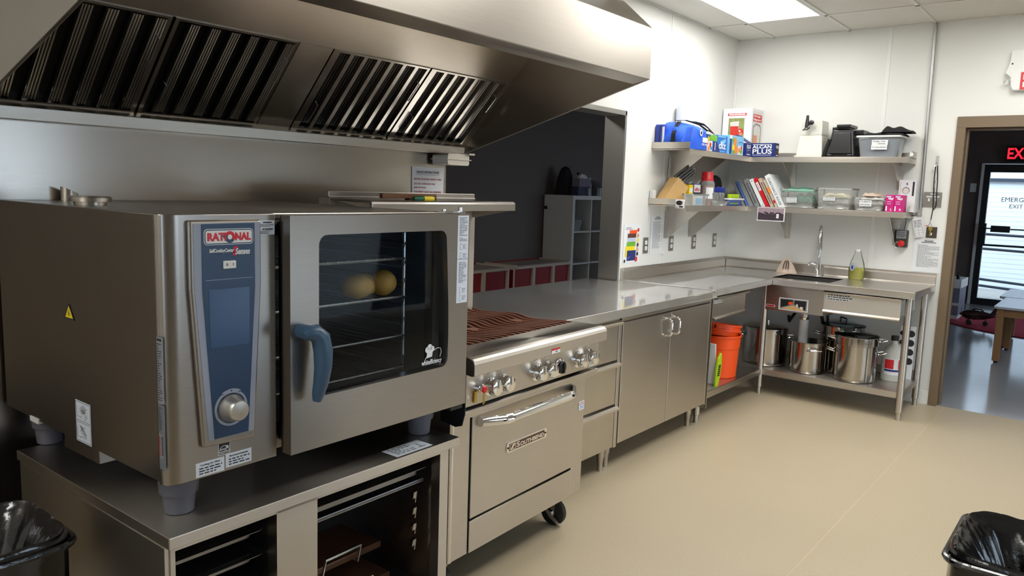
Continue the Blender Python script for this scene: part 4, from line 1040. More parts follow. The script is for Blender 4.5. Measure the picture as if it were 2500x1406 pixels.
q.build('drawer_label', ['paper', 'ink'], d, w=True)
MB().box(-.642, -1.636, US - .012, -.05, -.60, US).box(-.644, -1.638, US - .045, -.634, -.63, US).box(-.644, -1.638, US - .045, -.05, -1.628, US).box(-.06, -1.638, US, -.05, -.1, US + .06).build('undershelf', 'steel', sk, w=True, bevel=.002)
for x, y in ((-.637, -.629), (-.637, -1.632), (-.10, -1.632)): tube_leg(sk, x, y)
q = MB(); q.rect(.744, .684, .962, .776, T=at(-.6635, 0, 0, FX))
for k, pts in enumerate(((1, [(.752, .690), (.955, .690), (.955, .770), (.752, .770)]), (2, [(.760, .700), (.852, .735), (.850, .765), (.756, .765)]), (2, [(.860, .735), (.945, .695), (.948, .765), (.862, .765)]), (3, [(.818, .725), (.848, .733), (.850, .752), (.816, .748)]), (4, [(.760, .694), (.945, .690), (.853, .724)]), (5, [(.905, .705), (.925, .698), (.927, .720), (.905, .722)]), (5, [(.875, .718), (.888, .712), (.888, .738), (.876, .738)]))):
    q.mi(pts[0] if False else pts[0]) if False else q.mi((1, 2, 2, 3, 4, 5, 5)[k])
    P = (pts[1]); q.add([(x, y, .0003 * (k + 1)) for x, y in P], [list(range(len(P)))], T=at(-.6635, 0, 0, FX))
q.build('photo_print', ['paper', 'greyb', 'rubber', 'orange', 'tan', 'cloth'], sk, w=True)
q = MB().rect(.650, .695, .716, .713, T=at(-.6635, 0, 0, FX)); q.mi(1).rect(.653, .697, .713, .711, T=at(-.6635, 0, 0, FX), z=.0003)
q = q.build('red_strip_label', ['paper', 'logored'], sk, w=True)
text('lettering', 'STOCKPOTS', .011, q, 'ink', at(-.664, -.680, .704, FX), w=True, width=.05)
# faucet (fixed to the sink table, its own thing)
fc = thing('faucet', 'tall chrome pull-down faucet standing behind the sink', 'faucet', (-.085, -.835, CZ))
MB().lathe([(.030, CZ), (.030, CZ + .01), (.024, CZ + .02), (.022, CZ + .11), (.018, CZ + .13), (.016, CZ + .16)], -.085, -.835, 20).build('body', 'chrome', fc, w=True)
fd = Vector((-.955, -.297, 0))
fb_ = Vector((-.085, -.835, 0))
nk = [fb_ + Vector((0, 0, CZ + .15)), fb_ + Vector((0, 0, 1.22))] + [fb_ + fd * (.07 - .07 * math.cos(R(a))) + Vector((0, 0, 1.24 + .07 * math.sin(R(a)))) for a in range(0, 161, 20)]
MB().tube(nk, .0135, 12).build('neck', 'chrome', fc, w=True)
MB().tube([fb_ + fd * d + Vector((0, 0, z)) for d, z in ((.136, 1.264), (.141, 1.235), (.147, 1.18), (.151, 1.13))], [.016, .019, .021, .023], 14).build('spray_head', 'chrome', fc, w=True)
MB().tube([(-.10, -.82, CZ + .09), (-.12, -.79, CZ + .10), (-.15, -.775, CZ + .075)], [.014, .012, .009], 10).build('lever', 'chrome', fc, w=True)
# ================================================================ wall shelves
def wallshelf(name, label, zs, xl, yr, zup, brk, xb, yb, brk_top):
    D = .30
    t = thing(name, label, 'shelf', (-.3, -.3, zs))
    m = MB().box(xl, -D, zs - .004, -.0, -.002, zs).box(-D, yr, zs - .004, -.002, -D, zs)
    m.build('shelf_board', 'steelP', t, w=True)
    m = MB().box(xl, -D - .002, zs - .042, -D - .002, -D, zs).box(-D - .002, yr, zs - .042, -D, -D, zs)
    m.box(xl, -.006, zs, -.006, -.002, zup).box(-.006, yr, zs, -.002, -.006, zup)
    m.box(xl, -D, zs - .01, xl + .002, -.002, zup).box(-.18, yr, zs - .01, -.002, yr + .002, zup).box(-D, yr, zs - .042, -.002, yr + .002, zs)
    m.build('turned_edge', 'steel', t, w=True, bevel=.0012)
    for x in xb:
        b = MB().prism([(-.004, zs - .004), (-.285, zs - .004), (-.285, zs - .03), (-.024, brk), (-.004, brk)], 'x', x - .0015, x + .0015)
        b.box(x - .018, -.008, brk, x + .018, -.003, brk_top).box(x - .018, -.27, zs - .008, x + .018, -.004, zs - .004)
        b.build('shelf_bracket', 'steelP', t, w=True)
    for y in yb:
        b = MB().prism([(-.004, zs - .004), (-.285, zs - .004), (-.285, zs - .03), (-.024, brk), (-.004, brk)], 'y', y - .0015, y + .0015)
        b.box(-.008, y - .022, brk, -.003, y + .022, brk_top).box(-.27, y - .018, zs - .008, -.004, y + .018, zs - .004)
        for z in (brk + .03, brk_top - .05): b.lathe([(.005, 0), (.005, .003), (.0001, .004)], T=at(-.008, y + .012, z, FX), n=8)
        b.build('shelf_bracket', 'steelP', t, w=True)
    return t
ZU, ZL = 1.847, 1.449
wallshelf('corner_shelf', 'upper L-shaped stainless shelf in the corner holding boxes and black containers', ZU, -1.422, -1.462, 1.893, 1.612, (-1.14, -.72), (-.553, -1.362), 1.80)
wallshelf('corner_shelf', 'lower L-shaped stainless shelf in the corner holding binders and clear bins', ZL, -1.429, -1.474, 1.492, 1.190, (-1.144, -.724), (-.542, -1.374), 1.40)

# ---------------------------------------------------------------- upper shelf
e = .0004
ub = thing('blue_case', 'narrow blue zip case with a black strap at the left end of the upper shelf', 'case', (-1.365, -.04, ZU))
MB().box(-1.392, -.075, ZU, -1.345, -.006, 2.022).build('case_body', mat('blue_vinyl', rgb(48, 70, 170), .45), ub, w=True, bevel=.006)
MB().box(-1.3935, -.0755, ZU + .005, -1.386, -.062, 2.005).build('white_edge', 'paper', ub, w=True)
MB().tube([(-1.396, -.05, 2.01), (-1.408, -.05, 1.96), (-1.410, -.05, 1.89), (-1.400, -.05, ZU + .01)], .003, 6).box(-1.375, -.079, 1.88, -1.352, -.075, 1.91).build('strap', 'blackc', ub, w=True)
bg = thing('first_aid_bag', 'royal blue first aid shoulder bag with black straps at the shelf end', 'bag', (-1.24, -.17, ZU))
def bagsec(u):            # cross-section of the bag at depth u (0 back, 1 front)
    h = .205 - .055 * u * u; sg = .010 * math.sin(9 * u + 1)
    P = [(-.13, .001), (-.138, .05), (-.128 + sg, .10), (-.10 + sg, .155), (-.055, h - .012), (-.01, h), (.03, h - .006), (.075 - sg, .15), (.10, .09), (.112, .04), (.11, .001)]
    k = 1 - .35 * max(0, abs(u - .5) - .42) / .08
    return [(-1.25 + x * k, z * (1 - .12 * max(0, abs(u - .5) - .42) / .08)) for x, z in P]
q = MB(); NU = 20; vs = []
for i in range(NU + 1):
    u = i / NU
    for x, z in bagsec(u): vs.append((x + .006 * math.sin(14 * u + z * 30), -.015 - .297 * u, ZU + .001 + max(0, z - .001)))
n = 11; fs = []
for i in range(NU):
    for k in range(n): fs.append((i * n + k, i * n + (k + 1) % n, (i + 1) * n + (k + 1) % n, (i + 1) * n + k))
fs += [tuple(range(n)), tuple(range(NU * n, NU * n + n))]
q.add(vs, fs, True); q.build('bag_body', 'bluebag', bg, w=True)
def ribbon(mb, path, nrm, wd, th=.003):
    P = [Vector(p) for p in path]; n = Vector(nrm).normalized(); vs = []
    for i, p in enumerate(P):
        d = (P[min(i + 1, len(P) - 1)] - P[max(i - 1, 0)]).normalized(); s_ = d.cross(n).normalized() * wd / 2
        vs += [p - s_, p + s_, p + s_ + n * th, p - s_ + n * th]
    fs = []
    for i in range(len(P) - 1):
        for k in range(4): fs.append((i * 4 + k, i * 4 + (k + 1) % 4, (i + 1) * 4 + (k + 1) % 4, (i + 1) * 4 + k))
    fs += [(0, 1, 2, 3), tuple(len(vs) - 4 + k for k in range(4))]
    return mb.add(vs, fs)
sb = MB()
ribbon(sb, [(-1.386, -.15, ZU + .004), (-1.392, -.15, 1.90), (-1.384, -.15, 1.955), (-1.352, -.15, 2.008), (-1.305, -.15, 2.046)], (-1, 0, .3), .03)
ribbon(sb, [(-1.305, -.12, 2.052), (-1.25, -.17, 2.058), (-1.19, -.25, 2.03), (-1.165, -.305, 1.985), (-1.14, -.325, 1.975), (-1.115, -.30, 2.0), (-1.11, -.25, 2.035), (-1.14, -.19, 2.055), (-1.20, -.15, 2.06)], (.3, -.4, .8), .05, .004)
sb.build('shoulder_strap', 'blackc', bg, w=True)
em = MB(); T0 = at(-1.235, -.3135, 1.90, FY)
em.box(-.02, 0, .0, .06, .035, .003, T=T0).mi(0)
em.disc(-.055, .065, .024, 16, T=T0, z=.004); em.mi(1).disc(-.053, .064, .013, 12, T=T0, z=.0045)
em.build('white_print', ['paper', 'rubber'], bg, w=True)
text('lettering', 'FIRST AID', .02, bg, 'paper', at(-1.225, -.3165, 1.885, FY), w=True, width=.085)
tw = MB().lathe([(.058, ZU), (.058, ZU + .335), (.02, ZU + .335), (.02, ZU + .27)], -1.08, -.07, 28)
tw.build('paper_towel_roll', 'paper', label='white paper towel roll standing behind the blue bag', cat='paper roll')
def carton(name, label, x0, y0, z0, x1, y1, z1, m, cat='box', prints=(), group=None, flap=None):
    t = thing(name, label, cat, ((x0 + x1) / 2, (y0 + y1) / 2, z0), group=group)
    MB().box(x0, y0, z0, x1, y1, z1).build('carton', m, t, w=True, bevel=.0015)
    for F, items in prints:
        mats = []; q = MB(); tx = []
        base = {'y': at(0, y0 - e, 0, FY), 'x': at(x0 - e, 0, 0, FX), 'z': at(0, 0, z1 + e)}[F]
        for i, it in enumerate(items):
            if it[0] == 'r': _, mm, a, b, c, d = it; P = [(a, b), (c, b), (c, d), (a, d)]
            elif it[0] == 'c': _, mm, a, b, r_ = it; P = [(a + r_ * math.cos(k * PI / 8), b + r_ * math.sin(k * PI / 8)) for k in range(16)]
            elif it[0] == 'p': _, mm, P = it
            else: tx.append((it, i)); continue
            if mm not in mats: mats.append(mm)
            q.mi(mats.index(mm)); q.add([(p[0], p[1], e * (i + 1) * .6) for p in P], [list(range(len(P)))], T=base)
        if mats: q.build('print', mats, t, w=True)
        for (_, s, mm, a, b, wd, sz), i in tx:
            text('lettering', s, sz, t, mm, base @ Matrix.Translation((a, b, e * (i + 1) * .6)), w=True, width=wd, bold=.0012, ext=e * .3)
    return t
z0 = ZU
carton('bag_box', 'blue and green zipper bag box with colourful picture, beside the blue bag', -1.225, -.292, z0, -.962, -.215, 1.968, 'medblue', prints=[('y', [
    ('r', 'dkblue', -1.225, 1.93, -1.15, 1.968), ('p', 'greenp', [(-1.10, 1.925), (-.962, 1.925), (-.962, 1.968), (-1.08, 1.968)]), ('r', 'paper', -1.20, 1.85, -1.04, 1.922), ('c', 'juice', -1.13, 1.905, .014), ('c', 'orangep', -1.10, 1.865, .02), ('c', 'juice', -1.075, 1.895, .018), ('c', 'yel', -1.115, 1.935, .02), ('c', 'greenp', -1.15, 1.875, .016), ('c', 'medblue', -1.06, 1.87, .014), ('c', 'violet', -1.175, 1.9, .014), ('r', 'dkblue', -1.03, 1.85, -.962, 1.922),
    ('t', 'oc', 'paper', -1.185, 1.947, .06, .05), ('r', 'paper', -1.0, 1.86, -.99, 1.915)])])
carton('bag_box', 'tall blue box with white slanted lettering in the middle of the upper shelf', -.953, -.290, z0, -.765, -.215, 1.976, 'medblue', prints=[('y', [
    ('r', 'ltblue', -.94, 1.962, -.80, 1.972), ('p', 'ltblue', [(-.90, 1.93), (-.80, 1.955), (-.80, 1.93), (-.86, 1.90)]), ('p', 'dkblue', [(-.95, 1.85), (-.90, 1.85), (-.93, 1.90), (-.95, 1.92)]), ('t', 'diz', 'paper', -.86, 1.90, .13, .075), ('r', 'ltblue', -.90, 1.856, -.80, 1.861)])])
carton('bag_box', 'light blue box printed with oranges and fruit on the upper shelf', -.728, -.292, z0, -.455, -.215, 1.992, 'ltblue', prints=[('y', [
    ('r', 'dkblue', -.728, 1.85, -.685, 1.965), ('r', 'paper', -.728, 1.965, -.685, 1.992), ('c', 'orangep', -.625, 1.945, .034), ('c', 'orangep', -.60, 1.885, .034), ('c', 'greenp', -.66, 1.955, .018), ('c', 'yel', -.655, 1.90, .024), ('c', 'greenp', -.645, 1.865, .018), ('r', 'paper', -.565, 1.85, -.47, 1.92), ('c', 'orangep', -.54, 1.885, .02), ('c', 'greenp', -.50, 1.875, .02), ('c', 'juice', -.50, 1.905, .016), ('r', 'medblue', -.56, 1.945, -.47, 1.95)])])
carton('foil_box', 'long dark blue foil wrap box with bold white lettering at the shelf corner', -.292, -.490, z0, -.21, -.290, 1.957, 'dkblue', prints=[('x', [
    ('r', 'paper', .303, 1.943, .46, 1.947), ('t', 'ALCAN', 'paper', .383, 1.926, .158, .036), ('t', 'PLUS', 'paper', .383, 1.888, .16, .052), ('r', 'paper', .303, 1.860, .46, 1.863)]), ('y', [
    ('r', 'ink', -.288, 1.851, -.214, 1.953), ('t', 'PLUS', 'paper', -.25, 1.925, .05, .03), ('r', 'inkg', -.28, 1.89, -.22, 1.893), ('r', 'inkg', -.28, 1.875, -.22, 1.878), ('r', 'paper', -.275, 1.857, -.225, 1.863)])])
fb = carton('foil_box', 'dark blue foil wrap box with an open flap, end on beside the longer one', -.40, -.295, z0, -.305, -.10, 1.952, 'dkblue', prints=[('y', [
    ('t', 'PLUS', 'paper', -.353, 1.925, .075, .034), ('r', 'paper', -.39, 1.91, -.33, 1.913), ('r', 'paper', -.385, 1.893, -.34, 1.896), ('r', 'paper', -.39, 1.858, -.32, 1.866)])])
MB().prism([(-.295, 1.953), (-.30, 1.957), (-.20, 2.02), (-.195, 2.016)], 'x', -.40, -.305).build('open_flap', 'dkblue', fb, w=True)
carton('drink_dispenser_box', 'tall white box picturing red iced drink in glass, in the shelf corner', -.245, -.262, z0, -.015, -.012, 2.245, 'paper', prints=[('x', [
    ('r', 'red', .055, 2.185, .215, 2.205), ('t', 'BEVERAGE DISPENSER', 'paper', .135, 2.195, .14, .014), ('r', 'photog', .065, 1.99, .20, 2.165), ('p', 'cloth', [(.078, 2.135), (.155, 2.14), (.15, 2.02), (.085, 2.02)]), ('p', 'juice', [(.081, 2.10), (.152, 2.10), (.149, 2.022), (.086, 2.022)]), ('c', 'juice', .17, 2.05, .03), ('c', 'peach', .175, 2.035, .014), ('c', 'paper', .165, 2.06, .008)]), ('y', [
    ('r', 'cloth', -.225, 1.95, -.03, 2.225), ('r', 'grnlab', -.22, 2.14, -.035, 2.20), ('t', 'Beverage', 'paper', -.13, 2.185, .14, .022), ('t', 'Dispenser', 'paper', -.13, 2.157, .16, .022), ('p', 'greyb', [(-.215, 2.10), (-.15, 2.13), (-.06, 2.12), (-.035, 2.08), (-.04, 1.96), (-.21, 1.96)]), ('p', 'cloth', [(-.2, 2.09), (-.15, 2.115), (-.07, 2.105), (-.05, 2.07), (-.055, 1.97), (-.195, 1.97)]), ('p', 'peach', [(-.20, 2.03), (-.115, 2.03), (-.115, 1.965), (-.20, 1.965)])])])
# white drink dispenser with a black tap
dp = thing('drink_dispenser', 'white plastic drink dispenser with a black tap, below the bare wall', 'dispenser', (-.16, -.745, ZU))
cx, cy = -.165, -.748
def taper(mb, x, y, hx0, hy0, hx1, hy1, za, zb, dx=0):
    v = [(x - hx0, y - hy0, za), (x + hx0, y - hy0, za), (x + hx0, y + hy0, za), (x - hx0, y + hy0, za), (x - hx1 + dx, y - hy1, zb), (x + hx1 + dx, y - hy1, zb), (x + hx1 + dx, y + hy1, zb), (x - hx1 + dx, y + hy1, zb)]
    return mb.add(v, [(0, 3, 2, 1), (4, 5, 6, 7), (0, 1, 5, 4), (1, 2, 6, 5), (2, 3, 7, 6), (3, 0, 4, 7)])
q = MB(); q.box(cx - .108, cy - .112, ZU, cx + .108, cy + .112, ZU + .012); taper(q, cx, cy, .10, .10, .088, .084, ZU + .012, 2.015)
q.build('lower_body', mat('ivory_plastic', rgb(232, 228, 210), .4), dp, w=True, bevel=.006)
q = MB(); taper(q, cx, cy, .088, .084, .082, .078, 2.015, 2.13); q.build('upper_body', 'milky', dp, w=True, bevel=.006)
q = MB().tube([(cx - .088, cy + .02, 2.105), (cx - .13, cy + .02, 2.105)], .012, 10).tube([(cx - .128, cy + .022, 2.165), (cx - .128, cy + .022, 2.085)], [.010, .017], 10).tube([(cx - .128, cy + .025, 2.085), (cx - .13, cy + .028, 2.07)], .012, 8)
q.tube([(cx - .13, cy + .03, 2.068), (cx - .13, cy + .055, 2.052), (cx - .13, cy + .02, 2.056), (cx - .13, cy + .0, 2.072)], .005, 6).lathe([(.016, 0), (.019, .012), (.0001, .018)], T=at(cx - .118, cy - .012, 2.11, FX), n=12)
q.build('tap', 'blackp', dp, w=True)
# black containers
bc = thing('black_container', 'upright black plastic pan with handles, left of the grey tub', 'container', (-.17, -1.0, ZU))
q = MB(); taper(q, -.175, -.985, .11, .105, .085, .075, ZU, 2.055); q.build('pan_body', 'blackp', bc, w=True, bevel=.012, seg=3)
q = MB(); taper(q, -.292, -.985, .006, .082, .006, .062, ZU + .025, 2.03, .022); q.box(-.30, -1.075, ZU, -.275, -1.04, ZU + .02).box(-.30, -.93, ZU, -.275, -.895, ZU + .02)
q.build('front_panel', 'blackp', bc, w=True, bevel=.004)
q = MB().box(-.27, -1.035, 2.055, -.10, -.94, 2.07).box(-.285, -1.045, 2.066, -.08, -.945, 2.092).box(-.25, -.935, 2.04, -.1, -.905, 2.075).box(-.2, -1.12, 2.02, -.04, -1.06, 2.055)
q.build('lid_handle', 'blackp', bc, w=True, bevel=.006)
q = MB(); T0 = Matrix.Translation((-.22, -.80, ZU + .006)) @ Matrix.Rotation(R(16), 4, 'X')
q.box(-.06, -.075, 0, .12, -.045, .16, T=T0).box(-.05, -.085, .01, .11, -.07, .15, T=T0)
q.build('plastic_cover', 'blackp', label='black plastic cover leaning against the upright black pan', cat='cover', bevel=.01)
# grey clear tub with gloves note and black cloth
tb = thing('storage_tub', 'grey translucent tub with handwritten note at the upper shelf right end', 'tub', (-.17, -1.25, ZU))
def tub(t, x0, x1, y0, y1, za, zb, m, flare=.02, rim=.012, lips=True):
    n = 20
    lo = rrect(x0 + flare, y0 + flare, x1 - flare, y1 - flare, .02, 4); hi = rrect(x0, y0, x1, y1, .025, 4)
    k = len(lo); q = MB()
    q.add([(p[0], p[1], za) for p in lo] + [(p[0], p[1], zb) for p in hi], [(i, (i + 1) % k, k + (i + 1) % k, k + i) for i in range(k)] + [list(range(k))[::-1]], True)
    q.build('tub_body', m, t, w=True, fix=False)
    hi2 = rrect(x0 - rim, y0 - rim, x1 + rim, y1 + rim, .03, 4)
    MB().holed(hi2, hi, 'z', zb - .012, zb).build('rim', 'clear' if m == 'clear' else 'white', t, w=True)
tub(tb, -.275, -.05, -1.392, -1.10, ZU + .001, 2.005, 'tubp')
MB().box(-.24, -1.35, ZU + .004, -.08, -1.14, 1.97).build('grey_contents', mat('slate_grey_gloves', rgb(120, 128, 140), .8, bump=.3), tb, w=True, bevel=.01)
q = MB(); T0 = at(-.2785, 0, 0, FX); q.rect(1.205, 1.935, 1.315, 1.972, T=T0).rect(1.203, 1.902, 1.312, 1.936, T=T0)
q = q.build('note_label', 'paper', tb, w=True)
for s, a, z, wd in (('Single Use', 1.255, 1.962, .085), ('Gloves', 1.272, 1.946, .05), ('Dry Area Kitchen', 1.257, 1.919, .095)): text('lettering', s, .014, tb, 'ink', at(-.2792, -a, z, FX), w=True, width=wd)
def crumple(x0, x1, y0, y1, za, h, seed, amp=.3):
    rnd = random.Random(seed); ph = [rnd.uniform(0, 6) for _ in range(6)]
    def f(u, v):
        ed = min(1, 6 * min(u, 1 - u)) * min(1, 6 * min(v, 1 - v)); ed = ed ** .5
        w = .5 + amp * (math.sin(9 * u + ph[0] + 3 * v) * .5 + math.sin(13 * v + ph[1] - 4 * u) * .4 + math.sin(21 * u * v + ph[2]) * .3)
        return (x0 + (x1 - x0) * u + .008 * math.sin(9 * v + ph[3]), y0 + (y1 - y0) * v + .008 * math.sin(8 * u + ph[4]), za + h * ed * w)
    return f
q = MB().grid(crumple(-.27, -.05, -1.41, -1.12, 2.006, .04, 3), 26, 26); q.grid(crumple(-.24, -.04, -1.45, -1.24, 2.030, .055, 5), 22, 22)
q.build('folded_cloth', 'blackc', label='crumpled black cloth lying on top of the grey tub', cat='cloth')
MB().box(-.186, -1.470, 1.858, -.182, -1.450, 1.885).box(-.19, -1.474, 1.862, -.18, -1.466, 1.88).build('price_clip', 'paper', label='tiny white clip on the right end of upper shelf', cat='clip')

# ---------------------------------------------------------------- lower shelf
z0 = ZL
t = thing('knife_block', 'slanted light wood knife block with black handled knives, lower shelf left end', 'knife block', (-1.40, -.07, 0), R(-25))
MB().prism([(-.020, ZL), (.150, ZL), (.222, 1.577), (.125, 1.648)], 'y', -.055, .05).build('wooden_block', 'tan', t, bevel=.003)
kd = Vector((.82, 0, .57)).normalized(); pd = Vector((.097, 0, -.071)).normalized()
KM = wmat(t)
for i, (a, y, l) in enumerate(((.012, .03, .17), (.012, -.025, .165), (.034, .034, .165), (.034, .0, .16), (.034, -.035, .15), (.058, .03, .15), (.058, -.025, .145), (.082, .03, .13), (.082, -.02, .12), (.104, .0, .11))):
    p0 = Vector((.125, y, 1.648)) + pd * a
    kn = thing('kitchen_knife', 'black handled knife standing in the light wood block', 'knife', (0, 0, 0), group='knives in the wooden block'); kn.matrix_world = KM; WM[kn.name] = KM
    MB().tube([p0 - kd * .015, p0 + kd * .012, p0 + kd * .016], [.005, .006, .007], 8).build('bolster', 'chrome', kn)
    MB().tube([p0 + kd * .014, p0 + kd * l * .5, p0 + kd * l], [.0075, .0095, .008], 8).build('handle', 'blackp', kn)
    MB().lathe([(.008, 0), (.008, .003), (.0001, .005)], T=Matrix.Translation(p0 + kd * l) @ kd.to_track_quat('Z', 'Y').to_matrix().to_4x4(), n=8).build('end_cap', 'chrome', kn)
carton('small_box', 'small white box at the very end of the lower shelf, behind the knife block', -1.425, -.035, ZL, -1.38, -.006, 1.55, 'paper')
tm = thing('kitchen_timer', 'white square timer with black oval face stuck on the shelf end', 'timer', (-1.432, -.25, 1.44))
MB().box(-1.446, -.292, 1.428, -1.4295, -.225, 1.488).build('timer_body', 'white', tm, w=True, bevel=.005)
T0 = at(-1.4466, 0, 0, FX); q = MB().disc(.257, 1.466, .025, 18, T=T0, ry=.017); q.rect(.257, 1.434, .287, 1.444, T=T0)
q.mi(1).rect(.270, 1.462, .276, 1.468, T=T0, z=.0004); q.mi(2).rect(.228, 1.434, .25, 1.4375, T=T0)
q.build('timer_face', ['rubber', 'red', 'inkg'], tm, w=True)
carton('yellow_box', 'yellow packet behind clear bin on lower shelf', -1.185, -.20, ZL, -1.12, -.10, 1.60, 'yellow', prints=[('y', [('r', 'paper', -1.175, 1.545, -1.13, 1.575), ('r', 'inkg', -1.17, 1.51, -1.135, 1.53)])])
carton('salt_box', 'navy and white salt box with red script between packet and spice jar', -1.105, -.19, ZL, -.975, -.11, 1.607, 'dkblue', prints=[('y', [
    ('r', 'paper', -1.085, 1.545, -.975, 1.602), ('r', 'ink', -1.105, 1.50, -.975, 1.543), ('t', 'sifto', 'logored', -1.03, 1.566, .085, .038), ('t', 'SALT', 'paper', -1.03, 1.515, .04, .014)])])
j = thing('spice_jar', 'plastic jar of brown spice with a tall red cap', 'jar', (-.90, -.20, ZL))
MB().lathe([(.0001, ZL + .002), (.052, ZL + .002), (.055, ZL + .01), (.055, 1.60)], -.895, -.205, 24).build('spice_fill', 'brownspice', j, w=True)
MB().lathe([(.0001, ZL), (.056, ZL), (.058, ZL + .008), (.058, 1.615), (.05, 1.632), (.045, 1.636)], -.895, -.205, 24).build('jar_body', 'clear', j, w=True)
MB().lathe([(.047, 1.632), (.047, 1.655), (.044, 1.66), (.044, 1.695), (.041, 1.702), (.0001, 1.703)], -.895, -.205, 24).build('red_cap', 'red', j, w=True)
q = MB(); 
for k in range(6):
    a0, a1 = R(200 + k * 10), R(210 + k * 10)
    q.add([(-.895 + .0587 * math.cos(a), -.205 + .0587 * math.sin(a), z) for a, z in ((a0, 1.50), (a1, 1.50), (a1, 1.585), (a0, 1.585))], [(0, 1, 2, 3)])
q.build('jar_label', 'paper', j, w=True)
def clearbin(name, label, x0, x1, y0, y1, zb, cat='bin', m='clear', group=None, fl=.012):
    t = thing(name, label, cat, ((x0 + x1) / 2, (y0 + y1) / 2, ZL), group=group); tub(t, x0, x1, y0, y1, ZL + .0005, zb, m, fl, .006); return t
t = clearbin('clear_bin', 'open clear plastic bin in front of salt box, lower shelf', -1.33, -1.035, -.294, -.216, 1.533)
q = MB(); T0 = at(0, -.2835, 0, FY)
MB().box(-1.20, -.27, ZL + .004, -1.10, -.24, 1.522).build('white_packet', 'paper', t, w=True)
MB().box(-1.21, -.274, ZL + .01, -1.12, -.271, 1.50).build('blue_packet', 'ltblue', t, w=True)
t = clearbin('cutlery_bin', 'small clear bin full of steel cutlery, lower shelf', -.92, -.66, -.295, -.235, 1.487)
q = MB(); rnd = random.Random(4)
for i in range(14):
    x = -.90 + i * .016; a = rnd.uniform(-.25, .25)
    q.tube([(x, -.265, ZL + .01), (x + a * .04, -.262, 1.52), (x + a * .06, -.262, 1.545)], [.003, .0035, .008], 6)
q.build('cutlery', 'wire', t, w=True)
t = thing('lidded_tub', 'white plastic tub with dark blue lid behind the cutlery bin', 'tub', (-.62, -.16, ZL))
MB().lathe([(.0001, ZL), (.10, ZL), (.105, 1.55)], -.645, -.125, 28).build('tub_body', 'milky', t, w=True)
MB().lathe([(.108, 1.55), (.112, 1.555), (.112, 1.585), (.106, 1.592), (.0001, 1.592)], -.645, -.125, 28).build('blue_lid', mat('navy_lid', rgb(30, 50, 150), .35), t, w=True)
t = thing('table_fan', 'small round black fan behind lidded tub on lower shelf', 'fan', (-.45, -.07, ZL))
T0 = at(-.47, -.075, 1.585, FY, .0)
MB().lathe([(.0001, -.03), (.095, -.03), (.105, -.015), (.105, .01), (.095, .025), (.03, .03), (.0001, .03)], T=T0, n=30).build('fan_head', 'blackp', t, w=True)
MB().lathe([(.05, ZL), (.05, ZL + .01), (.015, ZL + .02), (.015, 1.50)], -.47, -.07, 16).build('fan_base', 'blackp', t, w=True)
MB().disc(-.015, -.01, .008, 10, T=T0, z=.032).disc(.012, .012, .005, 10, T=T0, z=.032).build('white_mark', 'paper', t, w=True)
t = thing('blue_bin', 'mid blue plastic bin with a lime green scoop, left of the binders', 'bin', (-.5, -.25, ZL)); tub(t, -.64, -.37, -.296, -.236, ZL + .0005, 1.508, 'bluep', .025, .008)
MB().box(-.61, -.28, 1.46, -.43, -.25, 1.540).build('lime_scoop', 'lime', t, w=True, bevel=.008)
# leaning binders and books; each rotates about its lower right edge
bk = [(-.275, .022, .27, .235, 'greyb', 'thin dark grey binder at the left of the leaning row', None),
      (-.303, .016, .25, .225, 'bluep', 'thin blue folder leaning between grey binders', None),
      (-.345, .034, .25, .25, 'greyb', 'plain grey binder, left of the titled grey one', None),
      (-.397, .038, .27, .255, 'greyb', 'grey binder with handwritten spine title', 'Kitchen Favorites'),
      (-.441, .030, .26, .255, 'paper', 'slim white binder beside the red one', None),
      (-.477, .026, .27, .262, 'red', 'red binder with a white spine label', None),
      (-.514, .026, .26, .262, 'beige', 'cream cookbook with dark spine lettering right of red binder', 'BREAKFAST BAKING'),
      (-.547, .022, .25, .25, 'beige', 'beige book with an orange spine patch', None),
      (-.598, .042, .29, .30, 'paper', 'large white book with spaced spine lettering, at the row end', 'SUBSTANCE BOOK')]
for i, (yb, th, dp_, h, m, lab, ttl) in enumerate(bk):
    T0 = Matrix.Translation((-.285, yb, ZL + .002)) @ Matrix.Rotation(R(-29), 4, 'X')
    t = thing('book' if 'book' in lab else 'binder', lab, 'book' if 'book' in lab else 'binder', (0, 0, 0), group='leaning row of binders'); t.matrix_world = T0; WM[t.name] = T0
    MB().box(0, .001, 0, .006, th, h).box(0, .001, 0, .205, .003, h).box(0, th - .002, 0, .205, th, h).build('cover', m, t, bevel=.001)
    MB().box(.008, .004, .006, .20, th - .003, h - .006).build('pages', 'paper', t)
    TS = Matrix.Translation((-.0006, th / 2, h / 2)) @ FX @ Matrix.Rotation(-PI / 2, 4, 'Z')     # spine text runs downwards
    if ttl: text('lettering', ttl, th * .62, t, 'ink', TS, width=h * (.72 if m != 'paper' else .8), spacing=1.0 if m != 'paper' else 1.5)
    if m == 'red':
        MB().rect(-.095, -.010, -.02, .010, T=TS).build('spine_label', 'paper', t)
        q = MB(); lines(q, TS, -.085, .004, -.03, -.004, 1, 3, 1); q.build('spine_print', 'ink', t)
    if i == 7: MB().rect(-.055, -.0105, -.005, .0105, T=TS).build('spine_patch', 'orangep', t); MB().rect(.06, -.008, .085, .008, T=TS).build('spine_patch', 'red', t)
    if i in (4, 5): MB().disc(-h / 2 + .018, 0, .004, 10, T=TS).disc(h / 2 - .018, 0, .004, 10, T=TS).build('finger_hole', 'ink', t)
